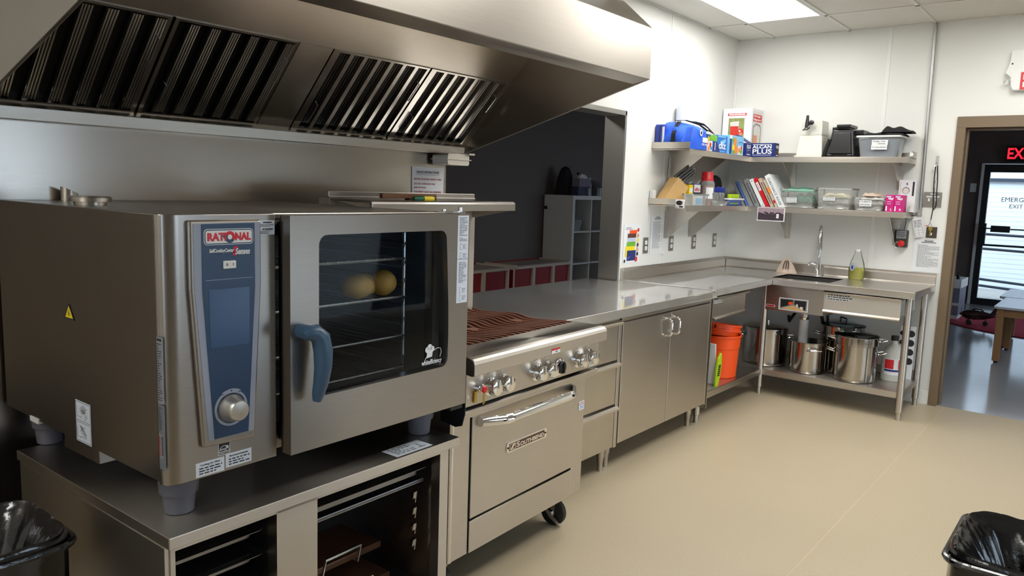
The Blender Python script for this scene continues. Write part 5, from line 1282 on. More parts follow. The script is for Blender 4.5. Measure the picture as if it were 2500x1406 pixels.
# clear bins of linen, with notes
def linenbin(label, y0, y1, zt, lab_rows, lx, lz, items, seed):
    t = clearbin('clear_bin', label, -.27, -.06, y0, y1, zt, group='clear linen bins on the lower shelf')
    q = MB(); q.rect(lx[0], lz[0], lx[1], lz[1], T=at(-.2725, 0, 0, FX)); q.mi(1); 
    q.build('note_label', ['paper'], t, w=True)
    n = len(lab_rows)
    for i, s in enumerate(lab_rows): text('lettering', s, (lz[1] - lz[0]) / n * .62, t, 'ink', at(-.2732, -(lx[0] + lx[1]) / 2, lz[1] - (i + .5) * (lz[1] - lz[0]) / n, FX), w=True, width=(lx[1] - lx[0]) * .85)
    for k, (m, za, h, a, b) in enumerate(items):
        MB().grid(crumple(-.255, -.08, a, b, za, h, seed + k, .25), 22, 22).build('folded_linen', m, t, w=True)
    return t
linenbin('clear bin with green and white cloths right of the white book', -.812, -.548, 1.597, ('NO SUBSTITUTES', 'IN THE KITCHEN', 'PLEASE'), (.605, .685), (1.488, 1.53), (('cloth', ZL + .006, .05, -.80, -.565), ('cloth', ZL + .03, .06, -.66, -.57), ('teal', ZL + .05, .10, -.80, -.66), ('teal', 1.575, .055, -.79, -.57)), 11)
linenbin('clear bin of white folded towels, middle of three linen bins', -1.092, -.832, 1.613, ('CLEAN TOWELS', 'ONLY'), (.888, .975), (1.515, 1.542), (('cloth', ZL + .006, .06, -1.07, -.85), ('cloth', ZL + .05, .06, -1.07, -.85), ('cream', ZL + .09, .05, -1.05, -.86)), 21)
linenbin('shallow clear bin of folded cloths beside the magenta boxes', -1.325, -1.108, 1.548, ('CLEAN', 'DISH CLOTHS ONLY'), (1.155, 1.24), (1.482, 1.528), (('cloth', ZL + .006, .05, -1.31, -1.125), ('cloth', ZL + .05, .05, -1.31, -1.125), ('cloth', ZL + .085, .04, -1.31, -1.15), ('stripe', ZL + .11, .035, -1.29, -1.16)), 31)
for i, (y1, y0, lab) in enumerate(((-1.335, -1.393, 'magenta glove box, left one of the pair'), (-1.395, -1.455, 'magenta glove box, right one of the pair'))):
    a, b = -y1, -y0
    carton('glove_box', lab, -.27, y0, ZL, -.16, y1, 1.573, 'pink', group='magenta glove boxes', prints=[('x', [('r', 'violet', a + .006, 1.555, b - .02, 1.565), ('t', 'Vinyl', 'paper', (a + b) / 2 + .006, 1.545, .036, .02), ('r', 'violet', a + .012, 1.52, b - .02, 1.524), ('r', 'violet', a + .012, 1.505, b - .02, 1.509), ('t', 'LM'[i], 'paper', (a + b) / 2 + .012, 1.466, .01, .02), ('r', 'paper', a + .005, 1.456, a + .014, 1.49)])])
carton('glove_box', 'white glove dispenser box on its end behind the magenta boxes', -.11, -1.50, ZL, -.03, -1.382, 1.688, 'paper', prints=[('x', [
    ('c', 'greyb', 1.432, 1.61, .026), ('c', 'cloth', 1.432, 1.607, .02), ('t', 'S', 'ink', 1.437, 1.657, .011, .02), ('r', 'inkg', 1.392, 1.53, 1.394, 1.675), ('r', 'ink', 1.475, 1.57, 1.488, 1.675)])])
hp_ = thing('hung_photo', 'black and white group photo hanging from the lower shelf edge', 'photo', (-.304, -.5, 1.33))
q = MB().box(-.3055, -.612, 1.335, -.3030, -.388, 1.445); T0 = at(-.306, 0, 0, FX); q.mi(1).rect(.393, 1.341, .605, 1.441, T=T0)
q.mi(2).rect(.395, 1.343, .603, 1.39, T=T0, z=.0003)
rnd = random.Random(9)
for i in range(13): q.disc(.405 + i * .0158, 1.392 + rnd.uniform(-.006, .012), rnd.uniform(.008, .012), 10, T=T0, z=.0004)
q.mi(0).rect(.545, 1.36, .565, 1.395, T=T0, z=.0006)
q.build('print', ['paper', 'sepia', 'sepiad'], hp_, w=True)

# ================================================================ on the walls
first = None
for i, (x, lab) in enumerate(((-1.440, 'grey duplex outlet nearest the pass-through, beside colour chart'), (-1.037, 'grey duplex outlet below the left lower-shelf bracket'), (-.638, 'grey duplex outlet below the second lower-shelf bracket'), (-.236, 'grey duplex outlet nearest the corner splashback'))):
    if first is None:
        first = thing('wall_outlet', lab, 'outlet', (x, -.001, 1.146), group='outlets above the corner table')
        MB().box(-.036, -.006, -.058, .036, 0, .058).build('cover_plate', 'plate', first, bevel=.002)
        for z in (-.021, .021):
            r_ = MB().prism(rrect(-.017, z - .015, .017, z + .015, .012), 'y', -.009, -.005).build('receptacle', 'white', first)
            MB().box(-.008, -.0094, z - .005, -.006, -.008, z + .005).box(.006, -.0094, z - .005, .008, -.008, z + .005).build('slot', 'ink', r_)
    else: dup(first, (x, -.001, 1.146), label=lab)
po = thing('colour_chart', 'white chart picturing coloured cutting boards near the pass-through', 'poster', (-1.64, -.002, 1.03))
q = MB().box(-1.757, -.003, 1.028, -1.520, -.001, 1.303); T0 = at(0, -.0034, 0, FY); cols = ['paper', 'orange', 'brownp', 'violet', 'greenp', 'yel', 'dkblue', 'juice', 'inkg', 'ink', 'peach']
items = [('orange', -1.68, 1.235, -1.575, 1.262), ('brownp', -1.705, 1.205, -1.585, 1.238), ('violet', -1.702, 1.178, -1.59, 1.208), ('greenp', -1.712, 1.145, -1.592, 1.180), ('yel', -1.728, 1.075, -1.60, 1.148), ('dkblue', -1.705, 1.045, -1.583, 1.118)]
for k, (m, a, b, c, d) in enumerate(items): q.mi(cols.index(m)); q.rect(a, b, c, d, T=T0, z=.0003 * (k + 1))
for k, z in enumerate((1.262, 1.222, 1.188, 1.155, 1.122, 1.09)): q.mi(cols.index(('juice', 'peach', 'yel', 'brownp', 'peach', 'ink')[k])); q.disc(-1.560, z, .014, 12, T=T0, z=.0024)
q.mi(cols.index('juice')); q.disc(-1.573, 1.052, .019, 14, T=T0, z=.0026)
q.mi(cols.index('ink')); q.disc(-1.735, 1.045, .012, 10, T=T0, z=.0024); q.mi(0).add([(-1.705, 1.056, .003), (-1.655, 1.078, .003), (-1.69, 1.066, .003)], [(0, 1, 2)], T=T0)
q.mi(cols.index('inkg')); lines(q, T0, -1.735, 1.285, -1.64, 1.265, 2, 2, .8, z=.0005)
q.build('print', cols, po, w=True)
def notice(name, label, F, pos, x0, x1, z0_, z1, rows, seed, title=None, curl=False, mid=()):
    t = thing(name, label, 'notice', pos)
    T0 = at(pos[0], pos[1], 0, F) if F is FY else at(pos[0], pos[1], 0, F)
    T0 = at(0, pos[1], 0, FY) if F is FY else at(pos[0], 0, 0, FX)
    g = MB().grid(lambda u, v: (x0 + (x1 - x0) * u, z0_ + (z1 - z0_) * v, .002 + (.02 * max(0, u - .7) * max(0, .12 - v) * 20 if curl else 0)), 8, 16, T=T0)
    g.build('sheet', 'paper', t, w=True)
    q = MB(); lines(q, T0, x0 + (x1 - x0) * .14, z1 - (z1 - z0_) * .16, x1 - (x1 - x0) * .12, z0_ + (z1 - z0_) * .15, rows, seed, .6, z=.003, frac=.3)
    c = (x0 + x1) / 2; w_ = x1 - x0
    for i, f in enumerate((.3, .5)): q.rect(c - w_ * f / 2, z1 - (z1 - z0_) * (.05 + .04 * i) - .003, c + w_ * f / 2, z1 - (z1 - z0_) * (.05 + .04 * i) + .003, T=T0, z=.003)
    q.build('printed_text', 'inkg', t, w=True)
    return t
notice('typed_notice', 'white typed sheet taped below the lower shelf between two outlets', FY, (-1.26, -.001, 1.08), -1.372, -1.165, 1.075, 1.365, 26, 61, curl=True)
t = notice('typed_notice', 'white typed emergency sheet between the sink splashback and brown door frame', FX, (-.001, -1.6, 1.0), 1.502, 1.700, 1.004, 1.250, 22, 62)
text('lettering', 'EXIT LIGHTS', .010, t, 'ink', at(-.0038, -1.602, 1.243, FX), w=True, width=.06)
sp = thing('switch_plate', 'steel plate with two white labelled switches beside the door frame', 'switch', (-.001, -1.597, 1.49))
MB().box(-.007, -1.657, 1.492, 0, -1.537, 1.604).build('cover_plate', 'plate', sp, w=True, bevel=.002)
for y in (-1.574, -1.621):
    MB().box(-.016, y - .006, 1.535, -.006, y + .006, 1.558).build('toggle', 'white', sp, w=True, bevel=.002)
    MB().box(-.0082, y - .02, 1.565, -.0068, y + .02, 1.575).build('tape_label', 'paper', sp, w=True)
MB().box(-.0082, -1.613, 1.585, -.0068, -1.58, 1.595).build('tape_label', 'paper', sp, w=True)
sp = thing('switch_plate', 'small dark plate with one white switch, above the emergency sheet', 'switch', (-.001, -1.611, 1.264))
MB().box(-.006, -1.648, 1.264, 0, -1.576, 1.346).build('cover_plate', 'plateD', sp, w=True, bevel=.002)
MB().box(-.014, -1.617, 1.283, -.005, -1.605, 1.303).build('toggle', 'white', sp, w=True, bevel=.002)
es = thing('pull_station', 'black fire suppression pull box with red knob under shelf end', 'alarm', (-.02, -1.42, 1.178))
MB().box(-.045, -1.462, 1.180, -.001, -1.376, 1.312).build('box', mat('dark_olive_casting', rgb(58, 54, 46), .45), es, w=True, bevel=.008)
MB().box(-.049, -1.452, 1.248, -.045, -1.384, 1.308).build('steel_plate', 'silver', es, w=True)
q = MB(); lines(q, at(-.0492, 0, 0, FX), 1.39, 1.302, 1.446, 1.258, 5, 71, .8); q.build('printed_text', 'ink', es, w=True)
MB().lathe([(.008, 0), (.008, .015), (.022, .02), (.024, .035), (.0001, .04)], T=at(-.045, -1.428, 1.212, FX), n=18).build('red_knob', 'red', es, w=True)
MB().tube([(-.06, -1.40 + .018 * math.cos(R(a)), 1.198 + .024 * math.sin(R(a))) for a in range(0, 360, 24)], .0015, 5, closed=True).build('seal_wire', 'wire', es, w=True)
cd = thing('conduit', 'galvanised conduit pipe down the white wall to the pull box', 'pipe', (-.015, -1.51, 1.3))
MB().tube([(-.014, -1.503, H), (-.014, -1.520, 1.62), (-.014, -1.524, 1.47), (-.014, -1.516, 1.44), (-.014, -1.50, 1.424)], .0125, 12).tube([(-.014, -1.442, 1.40), (-.016, -1.440, 1.36), (-.018, -1.437, 1.31)], .010, 10).tube([(-.014, -1.50, 1.424), (-.014, -1.445, 1.405)], .010, 10).build('pipe', 'galv', cd, w=True)
MB().lathe([(.022, 0), (.022, .02), (.014, .024), (.0001, .024)], T=at(-.004, -1.515, 1.434, FX), n=16).box(-.03, -1.535, 1.44, -.001, -1.51, 1.47).build('fitting', 'galv', cd, w=True)
MB().lathe([(.018, 0), (.018, .018), (.0001, .02)], T=at(-.004, -1.442, 1.405, FX), n=14).build('fitting', 'galv', cd, w=True)
tg = thing('inspection_tag', 'tilted white inspection tag hanging from the conduit elbow', 'tag', (-.02, -1.52, 1.27))
T0 = at(-.022, -1.523, 1.34, FX, R(13))
q = MB(); q.add([(-.032, -.075, 0), (.032, -.075, 0), (.032, .06, 0), (.015, .085, 0), (-.015, .085, 0), (-.032, .06, 0)], [(0, 1, 2, 3, 4, 5)], T=T0)
q.mi(1); lines(q, T0, -.026, .055, .026, .0, 5, 72, .8)
for y in (-.065, -.045, -.025, -.005): q.rect(-.028, y, .028, y + .0012, T=T0, z=.0004)
for x in (-.028, -.002, .026): q.rect(x, -.065, x + .0014, -.004, T=T0, z=.0004)
q.build('card', ['paper', 'inkg'], tg, w=True)
ln = thing('key_lanyard', 'black lanyard with brass key hanging over the switch plate', 'lanyard', (-.012, -1.603, 1.28))
MB().box(-.006, -1.612, 1.81, -.001, -1.592, 1.87).tube([(-.006, -1.602, 1.825), (-.022, -1.602, 1.812), (-.024, -1.602, 1.825)], .003, 6).build('wall_hook', 'clear', ln, w=True)
MB().tube([(-.02, -1.597, 1.80), (-.02, -1.596, 1.70), (-.02, -1.608, 1.475), (-.02, -1.602, 1.40)], .0035, 6).tube([(-.02, -1.61, 1.80), (-.02, -1.619, 1.70), (-.02, -1.626, 1.51), (-.02, -1.622, 1.49), (-.02, -1.608, 1.470)], .0035, 6).build('cord', 'blackc', ln, w=True)
MB().tube([(-.016, -1.60, 1.80), (-.016, -1.615, 1.72), (-.016, -1.598, 1.66), (-.016, -1.612, 1.58)], .0015, 5).build('chain', 'wire', ln, w=True)
MB().tube([(-.02, -1.60 + .011 * math.cos(R(a)), 1.358 + .013 * math.sin(R(a))) for a in range(0, 360, 30)], .0018, 6, closed=True).tube([(-.02, -1.601, 1.40), (-.02, -1.60, 1.372)], .003, 6).tube([(-.022, -1.602, 1.80), (-.025, -1.59, 1.79), (-.025, -1.585, 1.76)], .004, 6).build('key_ring', 'chrome', ln, w=True)
MB().prism([(1.617, 1.345), (1.594, 1.345), (1.592, 1.325), (1.602, 1.315), (1.601, 1.278), (1.611, 1.278), (1.611, 1.315), (1.619, 1.325)], 'z', 0, .002, T=at(-.022, 0, 0, FX)).build('key', 'brass', ln, w=True)
MB().prism([(1.555, 1.354), (1.59, 1.358), (1.59, 1.352)], 'z', 0, .002, T=at(-.022, 0, 0, FX)).build('red_key', 'red', ln, w=True)
# emergency light on the right wall
el = thing('emergency_light', 'white plastic exit light unit high on the wall above the doorway', 'emergency light', (-.03, -2.2, 2.31))
pf = [(2.0, 2.59), (2.43, 2.59), (2.43, 2.52), (2.455, 2.45), (2.42, 2.42), (2.40, 2.315), (2.03, 2.315), (2.015, 2.345), (2.008, 2.405), (1.975, 2.435), (1.998, 2.51)]
MB().prism(pf, 'z', 0, .055, T=at(-.001, 0, 0, FX)).build('housing', 'white', el, w=True, bevel=.006)
MB().lathe([(.012, 0), (.02, .02), (.02, .03), (.0001, .03)], T=at(-.03, -1.988, 2.372, FX), n=12).tube([(-.03, -2.0, 2.372), (-.03, -2.02, 2.39)], .006, 6).build('lamp_head', 'clear', el, w=True)
MB().disc(2.013, 2.495, .006, 8, T=at(-.0575, 0, 0, FX)).build('indicator', 'ink', el, w=True)
text('lettering', 'EXIT', .17, el, 'red', at(-.0575, -2.215, 2.37, FX), w=True, width=.30)

# ================================================================ on the worktops and undershelves
def stockpot(label, x, y, r, h, lid=None, handles=True, ring=None, hang=0.0, rim=.006):
    t = thing('stock_pot', label, 'pot', (x, y, US + .001))
    b = US + .001
    pr = [(.0001, b), (r - .012, b), (r - .004, b + .004), (r - .001, b + .012), (r, b + .03), (r, b + h), (r + rim, b + h + .003), (r + rim, b + h + .006), (r - .004, b + h + .006), (r - .004, b + .012), (.0001, b + .008)]
    MB().lathe(pr, x, y, 40).build('pot_body', 'pot', t, w=True)
    def loop(a, z, out=.05, w_=.05):
        ca, sa = math.cos(a), math.sin(a)
        P = []
        for u, o in ((-1, 0), (-1, .6), (-.8, 1), (.8, 1), (1, .6), (1, 0)):
            P.append((x + ca * (r + o * out) - sa * u * w_, y + sa * (r + o * out) + ca * u * w_, z + .012 * o))
        return P
    if handles:
        for a in (hang, hang + PI): MB().tube(loop(a, b + h - .055 * (h / .25)), .0055, 8).build('loop_handle', 'chrome', t, w=True)
    if ring:
        MB().lathe([(r + .001, b + h), (r + .008, b + h + .004), (r + .008, b + h + .02), (r + .006, b + h + .06), (r + .012, b + h + .066), (r - .006, b + h + .066), (r - .006, b + h + .02)], x, y, 40, caps=False).build('steamer_ring', 'pot', t, w=True)
        for a in (hang, hang + PI): MB().tube(loop(a, b + h + .035), .0055, 8).build('loop_handle', 'chrome', t, w=True)
    if lid:
        zt = b + h + (.066 if ring else .006)
        MB().lathe([(r + .004, zt), (r + .004, zt + .004), (r * .9, zt + .012), (r * .5, zt + .024), (.0001, zt + .028)], x, y, 36).build('lid', 'pot' if lid == 's' else 'ovenglass', t, w=True)
        MB().tube([(x - .03, y - .03, zt + .02), (x - .03, y - .03, zt + .055), (x + .03, y + .03, zt + .055), (x + .03, y + .03, zt + .02)], .006, 8).build('lid_handle', 'chrome' if lid == 's' else 'rubber', t, w=True)
    return t
stockpot('large lidded stockpot in the corner behind the middle table leg', -.40, -.565, .172, .285, 's', hang=R(115))
stockpot('small open stockpot with a side loop handle, under the sink', -.468, -.93, .132, .235, None, hang=R(215))
stockpot('tallest front stockpot with a steamer ring and glass lid', -.473, -1.275, .148, .27, 'g', ring=True, hang=R(-70))
stockpot('large stockpot with glass lid behind two smaller pots', -.205, -1.10, .160, .35, 'g', hang=R(105))
# orange buckets
b0 = US + .001
bu = thing('orange_bucket', 'orange plastic bucket on the undershelf holding a second bucket', 'bucket', (-1.09, -.475, b0))
bx, by = -1.09, -.475
MB().lathe([(.0001, b0), (.128, b0), (.132, b0 + .004), (.142, b0 + .215), (.147, b0 + .218), (.151, b0 + .30), (.158, b0 + .302), (.158, b0 + .314), (.149, b0 + .314), (.138, b0 + .21), (.126, b0 + .01), (.0001, b0 + .008)], bx, by, 40).build('bucket_body', 'orange', bu, w=True)
b2 = thing('orange_bucket', 'tilted orange bucket nested inside the other orange bucket', 'bucket', (bx, by, b0 + .30))
T0 = Matrix.Translation((bx - .006, by + .004, b0 + .335)) @ Matrix.Rotation(R(9), 4, (0.39, -.92, 0)) if False else Matrix.Translation((bx - .004, by + .002, b0 + .322)) @ Matrix.Rotation(R(8), 4, 'Y')
MB(T=T0).lathe([(.13, -.02), (.138, .015), (.150, .017), (.150, .028), (.145, .03), (.146, .05), (.154, .052), (.154, .064), (.145, .064), (.132, .0), (.0001, -.015)], 0, 0, 40).build('bucket_body', 'orange', b2, w=True)
MB(T=T0).box(-.152, -.03, .035, -.145, -.018, .062).build('handle_lug', 'rubber', b2, w=True)
cb = thing('cutting_board', 'white cutting board standing on edge left of orange bucket', 'cutting board', (-1.4, -.55, b0))
T0 = Matrix.Translation((-1.40, -.52, b0)) @ Matrix.Rotation(R(-6), 4, 'Y')
MB(T=T0).box(-.012, -.08, 0, 0, .18, .30).build('board', 'white', cb, w=True, bevel=.008)
gr = thing('hand_grater', 'lime green framed flat grater leaning in front of the white board', 'grater', (-1.43, -.6, b0))
T0 = Matrix.Translation((-1.435, -.615, b0)) @ Matrix.Rotation(R(4), 4, 'X')
ol = [(.0, 0), (.022, .0), (.04, .07), (.042, .14), (.03, .20), (.012, .24), (.0, .24), (-.03, .20), (-.036, .12), (-.02, .0)]
MB(T=T0).prism(ol, 'y', -.008, .008).build('green_frame', 'lime', gr, w=True, bevel=.004)
q = MB(T=T0)
for i in range(6):
    for k in range(3): q.box(-.018 + k * .014, -.010, .075 + i * .014, -.008 + k * .014, -.0075, .084 + i * .014)
q.build('grating_holes', 'rubber', gr, w=True)
# jug and board at the right end of the undershelf
jg = thing('plastic_jug', 'white plastic jug with a red and white label at undershelf right end', 'jug', (-.26, -1.475, b0))
MB().lathe([(.0001, b0), (.072, b0), (.076, b0 + .01), (.076, b0 + .19), (.06, b0 + .24), (.03, b0 + .27), (.022, b0 + .28), (.022, b0 + .31)], -.27, -1.49, 24).build('jug_body', 'milky', jg, w=True)
MB().lathe([(.026, b0 + .30), (.026, b0 + .335), (.0001, b0 + .337)], -.27, -1.49, 16).build('cap', 'blackp', jg, w=True)
q = MB()
for k in range(10):
    a0, a1 = R(150 + k * 12), R(162 + k * 12)
    for m_, za, zb in ((0, .05, .17), (1, .095, .165), (2, .075, .09)):
        if m_ == 1 and k in (4, 5): continue
        rr_ = .0766 + .0003 * m_; q.mi(m_); q.add([(-.27 + rr_ * math.cos(a), -1.49 + rr_ * math.sin(a), b0 + z) for a, z in ((a0, za), (a1, za), (a1, zb), (a0, zb))], [(0, 1, 2, 3)])
q.build('jug_label', ['paper', 'red', 'dkblue'], jg, w=True)
pb = thing('perforated_board', 'white board with a column of round holes behind the jug', 'board', (-.1, -1.54, b0))
q = MB().box(-.155, -1.60, b0, -.13, -1.50, b0 + .40); q.mi(1)
for i in range(4): q.disc(1.575, b0 + .345 - i * .07, .026, 16, T=at(-.1556, 0, 0, FX)).disc(1.515, b0 + .345 - i * .07, .018, 16, T=at(-.1556, 0, 0, FX))
q.build('board', ['paper', 'ink'], pb, w=True)
# dish cloth and soap bottle by the sink
t = thing('dish_cloth', 'crumpled striped dish cloth lying behind the sink', 'cloth', (-.125, -.60, CZ))
rnd = random.Random(2)
def clothfn(u, v):
    a = 2 * PI * u; r = (1 - v) ** .7
    return (-.13 + .042 * r * math.cos(a) * (1 + .18 * math.sin(3 * a)), -.60 + .075 * r * math.sin(a) * (1 + .16 * math.sin(4 * a + 1)), CZ + .001 + .10 * v * (1 - .3 * math.sin(2 * a + 2)) + .010 * math.sin(9 * a) * v * (1 - v) * 4)
MB().grid(clothfn, 40, 14).build('cloth', 'stripe', t, w=True)
q = MB()
for k in (-.02, 0, .02):
    q.tube([(-.168, -.605 + k, CZ + .035), (-.153, -.603 + k, CZ + .068), (-.134, -.60 + k * .6, CZ + .10)], .004, 6)
q.build('dark_stripe', 'brownc', t, w=True)
sbt = thing('soap_bottle', 'clear bottle of yellow-green dish soap on the sink table', 'bottle', (-.14, -1.145, CZ))
pr = [(.0001, CZ), (.034, CZ), (.038, CZ + .01), (.040, CZ + .085), (.034, CZ + .13), (.022, CZ + .18), (.016, CZ + .205), (.016, CZ + .222)]
MB().lathe([(r * .93, z + .001) for r, z in pr[:3]] + [(.037, CZ + .092), (.0001, CZ + .092)], -.14, -1.145, 24, sx=.8, sy=1.5).build('soap', 'soap', sbt, w=True)
MB().lathe(pr, -.14, -1.145, 24, sx=.8, sy=1.5).build('bottle', 'clearb', sbt, w=True)
MB().lathe([(.018, CZ + .218), (.018, CZ + .236), (.0001, CZ + .238)], -.14, -1.145, 14).build('cap', 'white', sbt, w=True)
q = MB().disc(1.12, CZ + .10, .016, 16, T=at(-.176, 0, 0, FX), ry=.034); q.mi(1).disc(1.12, CZ + .095, .008, 12, T=at(-.1766, 0, 0, FX), ry=.016)
q.build('bottle_label', ['ltgrey', 'dkblue'], sbt, w=True)

# ================================================================ lined bins
def liner_bin(label, cx, cy, hx, hy, h, rz, seed):
    t = thing('waste_bin', label, 'bin', (cx, cy, 0), rz)
    lo = rrect(-hx * .8, -hy * .85, hx * .8, hy * .85, .05, 5); hi = rrect(-hx, -hy, hx, hy, .05, 5); k = len(lo)
    q = MB(); q.add([(p[0], p[1], 0) for p in lo] + [(p[0] * .96, p[1] * .96, h - .02) for p in hi], [(i, (i + 1) % k, k + (i + 1) % k, k + i) for i in range(k)] + [list(range(k))], True)
    q.build('bin_body', 'binp', t)
    rnd = random.Random(seed); ph = [rnd.uniform(0, 6.28) for _ in range(8)]
    def f(u, v):
        a = 2 * PI * u; c, s_ = math.cos(a), math.sin(a); kk = 5.5
        r = (abs(c) ** kk + abs(s_) ** kk) ** (-1 / kk)
        # v: 0 outer hem -> .3 rim -> 1 inside bottom
        wob = abs(math.sin(5.5 * a + ph[0])) * .9 + abs(math.sin(9.5 * a + ph[1])) * .5 + math.sin(37 * a + ph[2]) * .12 - .8
        if v < .34:
            tt = v / .34; z = h - .17 * (1 - tt); o = 1.035 + .05 * wob * (1 - tt) - .015 * (1 - tt); z += .02 * wob * (1 - tt)
        elif v < .44:
            tt = (v - .34) / .10; z = h + .014 * math.sin(PI * tt) + .004 * wob; o = 1.035 - .075 * tt
        else:
            tt = (v - .44) / .56; z = h - .30 * tt ** 1.1; o = .96 - .60 * tt ** .75 + .22 * (wob + .5 * abs(math.sin(2.5 * a + ph[3]))) * tt ** .8 * (1 - .5 * tt)
            z += .05 * abs(math.sin(3 * a + ph[4] + 2 * tt)) * tt + .03 * wob * tt
        return (c * r * hx * o, s_ * r * hy * o, z)
    MB().grid(f, 220, 44).build('bin_liner', 'bag', t)
    q = MB(); P = rrect(-hx * 1.04, -hy * 1.04, hx * 1.04, hy * 1.04, .055, 6)
    q.tube([(p[0], p[1], h - .012) for p in P], .009, 8, closed=True); q.build('stretched_rim', 'bag', t)
    return t
liner_bin('square black bin with glossy liner on the floor at the right', -4.095, -2.73, .190, .25, .632, 0, 5)
liner_bin('square black lined bin on the floor left of the oven stand', -5.93, -.625, .225, .168, .634, 0.0, 8)

# ================================================================ other room: shelf unit, cubbies, things on them
cs_ = thing('cube_shelf', 'tall white cube shelf unit in the dim room beyond the pass-through', 'shelf unit', (.95, 2.2, 0))
ax0, ax1, zt_ = .546, 1.31, 1.472
for a in (ax0, ax1 - .045): MB().box(a, 2.0, .04, a + .045, 2.39, zt_ - .045).build('side_panel', 'ikea', cs_, w=True, bevel=.002)
MB().box(ax0, 2.0, zt_ - .045, ax1, 2.39, zt_).build('top_board', 'ikea', cs_, w=True, bevel=.002)
MB().box(ax0, 2.0, 0, ax1, 2.39, .04).build('bottom_board', 'ikea', cs_, w=True, bevel=.002)
for z in (1.07, .715, .36): MB().box(ax0 + .045, 2.004, z - .008, ax1 - .045, 2.385, z + .008).build('shelf_board', 'ikea', cs_, w=True)
MB().box(.92, 2.004, .04, .936, 2.385, zt_ - .045).build('divider', 'ikea', cs_, w=True)
MB().box(ax0 - .006, 2.345, 1.31, ax0, 2.385, 1.345).build('wall_bracket', 'rubber', cs_, w=True)
def cubby(label, x0, x1, divs):
    t = thing('storage_cubby', label, 'cubby', ((x0 + x1) / 2, 2.18, 0), group='red storage cubbies')
    MB().box(x0 + .02, 2.012, .735, x1 - .02, 2.36, .752).build('top_panel', 'cubtop', t, w=True)
    for x in (x0, x1):
        s_ = 1 if x == x0 else -1
        P = [(x, .02), (x, .73)] + [(x + s_ * .03 * (1 - math.cos(R(a))), .73 + .035 * math.sin(R(a))) for a in (30, 60, 90)] + [(x + s_ * .05, .765), (x + s_ * .05, .745), (x + s_ * .03, .742), (x + s_ * .02, .72), (x + s_ * .02, .02)]
        MB().prism(P, 'y', 1.985, 2.39).build('end_frame', 'birch', t, w=True)
        MB().box(x - s_ * .004 if s_ < 0 else x - .004, 1.99, .05, x + .004 if s_ < 0 else x, 2.385, .72).build('end_skin', 'cubred', t, w=True)
    MB().box(x0 + .02, 1.985, .722, x1 - .02, 2.0, .748).build('front_rail', 'birch', t, w=True)
    MB().prism([(2.36, .735), (2.39, .76), (2.39, .735)], 'x', x0 + .03, x1 - .03).build('back_lip', 'cubred', t, w=True)
    dd_ = [x0 + .02] + divs + [x1 - .02]
    for x in divs: MB().box(x - .02, 1.988, .02, x + .02, 2.36, .722).build('divider', 'birch', t, w=True)
    for a, c in zip(dd_[:-1], dd_[1:]): MB().box(a + .005, 2.015, .03, c - .005, 2.03, .722).build('red_panel', 'cubred', t, w=True)
    MB().box(x0 + .02, 2.0, .0, x1 - .02, 2.38, .03).build('plinth', 'birch', t, w=True)
cubby('red fronted storage cubby touching the white cube shelf', -.478, .538, [-.129, .216])
cubby('red fronted storage cubby further left, half hidden by the range riser', -1.55, -.545, [-1.25, -.92])
bp_ = thing('backpack', 'black backpack slumped on top of the white cube shelf', 'bag', (.73, 2.22, zt_))
MB().grid(lambda u, v: (.72 + .13 * math.cos(2 * PI * u) * (1 - .25 * v) * (math.cos(PI / 2 * v) ** .35 if v < 1 else 0), 2.24 + .10 * math.sin(2 * PI * u) * (math.cos(PI / 2 * v) ** .35 if v < 1 else 0), zt_ + .001 + .31 * v + .012 * math.sin(14 * PI * u) * v), 28, 14).build('bag_body', 'blackc', bp_, w=True)
MB().tube([(.80, 2.13, zt_ + .25), (.86, 2.12, zt_ + .2), (.83, 2.12, zt_ + .1)], .012, 6).build('strap', 'blackc', bp_, w=True)
tb_ = thing('tissue_box', 'grey tissue box with a tissue standing up on the cube shelf', 'tissue box', (.85, 2.1, zt_ + .115))
carton('cardboard_box', 'dark blue box under the tissue box on the cube shelf', .68, 2.03, zt_, .92, 2.13, zt_ + .10, mat('dim_navy_card', rgb(42, 46, 74), .6))
MB().box(.70, 2.03, zt_ + .1005, .93, 2.13, zt_ + .19).build('box', mat('mauve_card', rgb(122, 110, 124), .7), tb_, w=True)
MB().grid(crumple(.77, .90, 2.05, 2.11, zt_ + .19, .06, 44, .4), 12, 10).build('tissue', 'cloth', tb_, w=True)
s2 = thing('spray_bottle', 'slim silver pump bottle on the cube shelf', 'bottle', (.945, 2.04, zt_)); MB().lathe([(.0001, zt_), (.024, zt_), (.024, zt_ + .13), (.010, zt_ + .15), (.010, zt_ + .18)], .955, 2.06, 14).build('bottle', 'silver', s2, w=True)
MB().lathe([(.012, zt_ + .178), (.012, zt_ + .20), (.0001, zt_ + .2)], .955, 2.06, 10).box(.925, 2.055, zt_ + .19, .955, 2.065, zt_ + .2).build('pump', 'white', s2, w=True)
MB().lathe([(.0001, zt_), (.03, zt_), (.034, zt_ + .09), (.031, zt_ + .09), (.028, zt_ + .004)], 1.14, 2.05, 16, caps=False).build('drinking_glass', 'clear', label='clear drinking glass near right end of the cube shelf', cat='glass')
MB().lathe([(.0001, zt_), (.02, zt_), (.025, zt_ + .085), (.022, zt_ + .085), (.018, zt_ + .004)], .875, 2.015, 14, caps=False).build('drinking_glass', 'clear', label='small clear glass in front of the dark blue box', cat='glass')
carton('paper_box', 'pale grey box at the right end on the cube shelf', 1.19, 2.03, zt_, 1.29, 2.2, zt_ + .18, mat('pale_mauve_card', rgb(150, 146, 166), .6))
t = thing('clear_bin', 'small clear tub in the upper left cube of the shelf unit', 'bin', (.7, 2.1, 1.078)); 
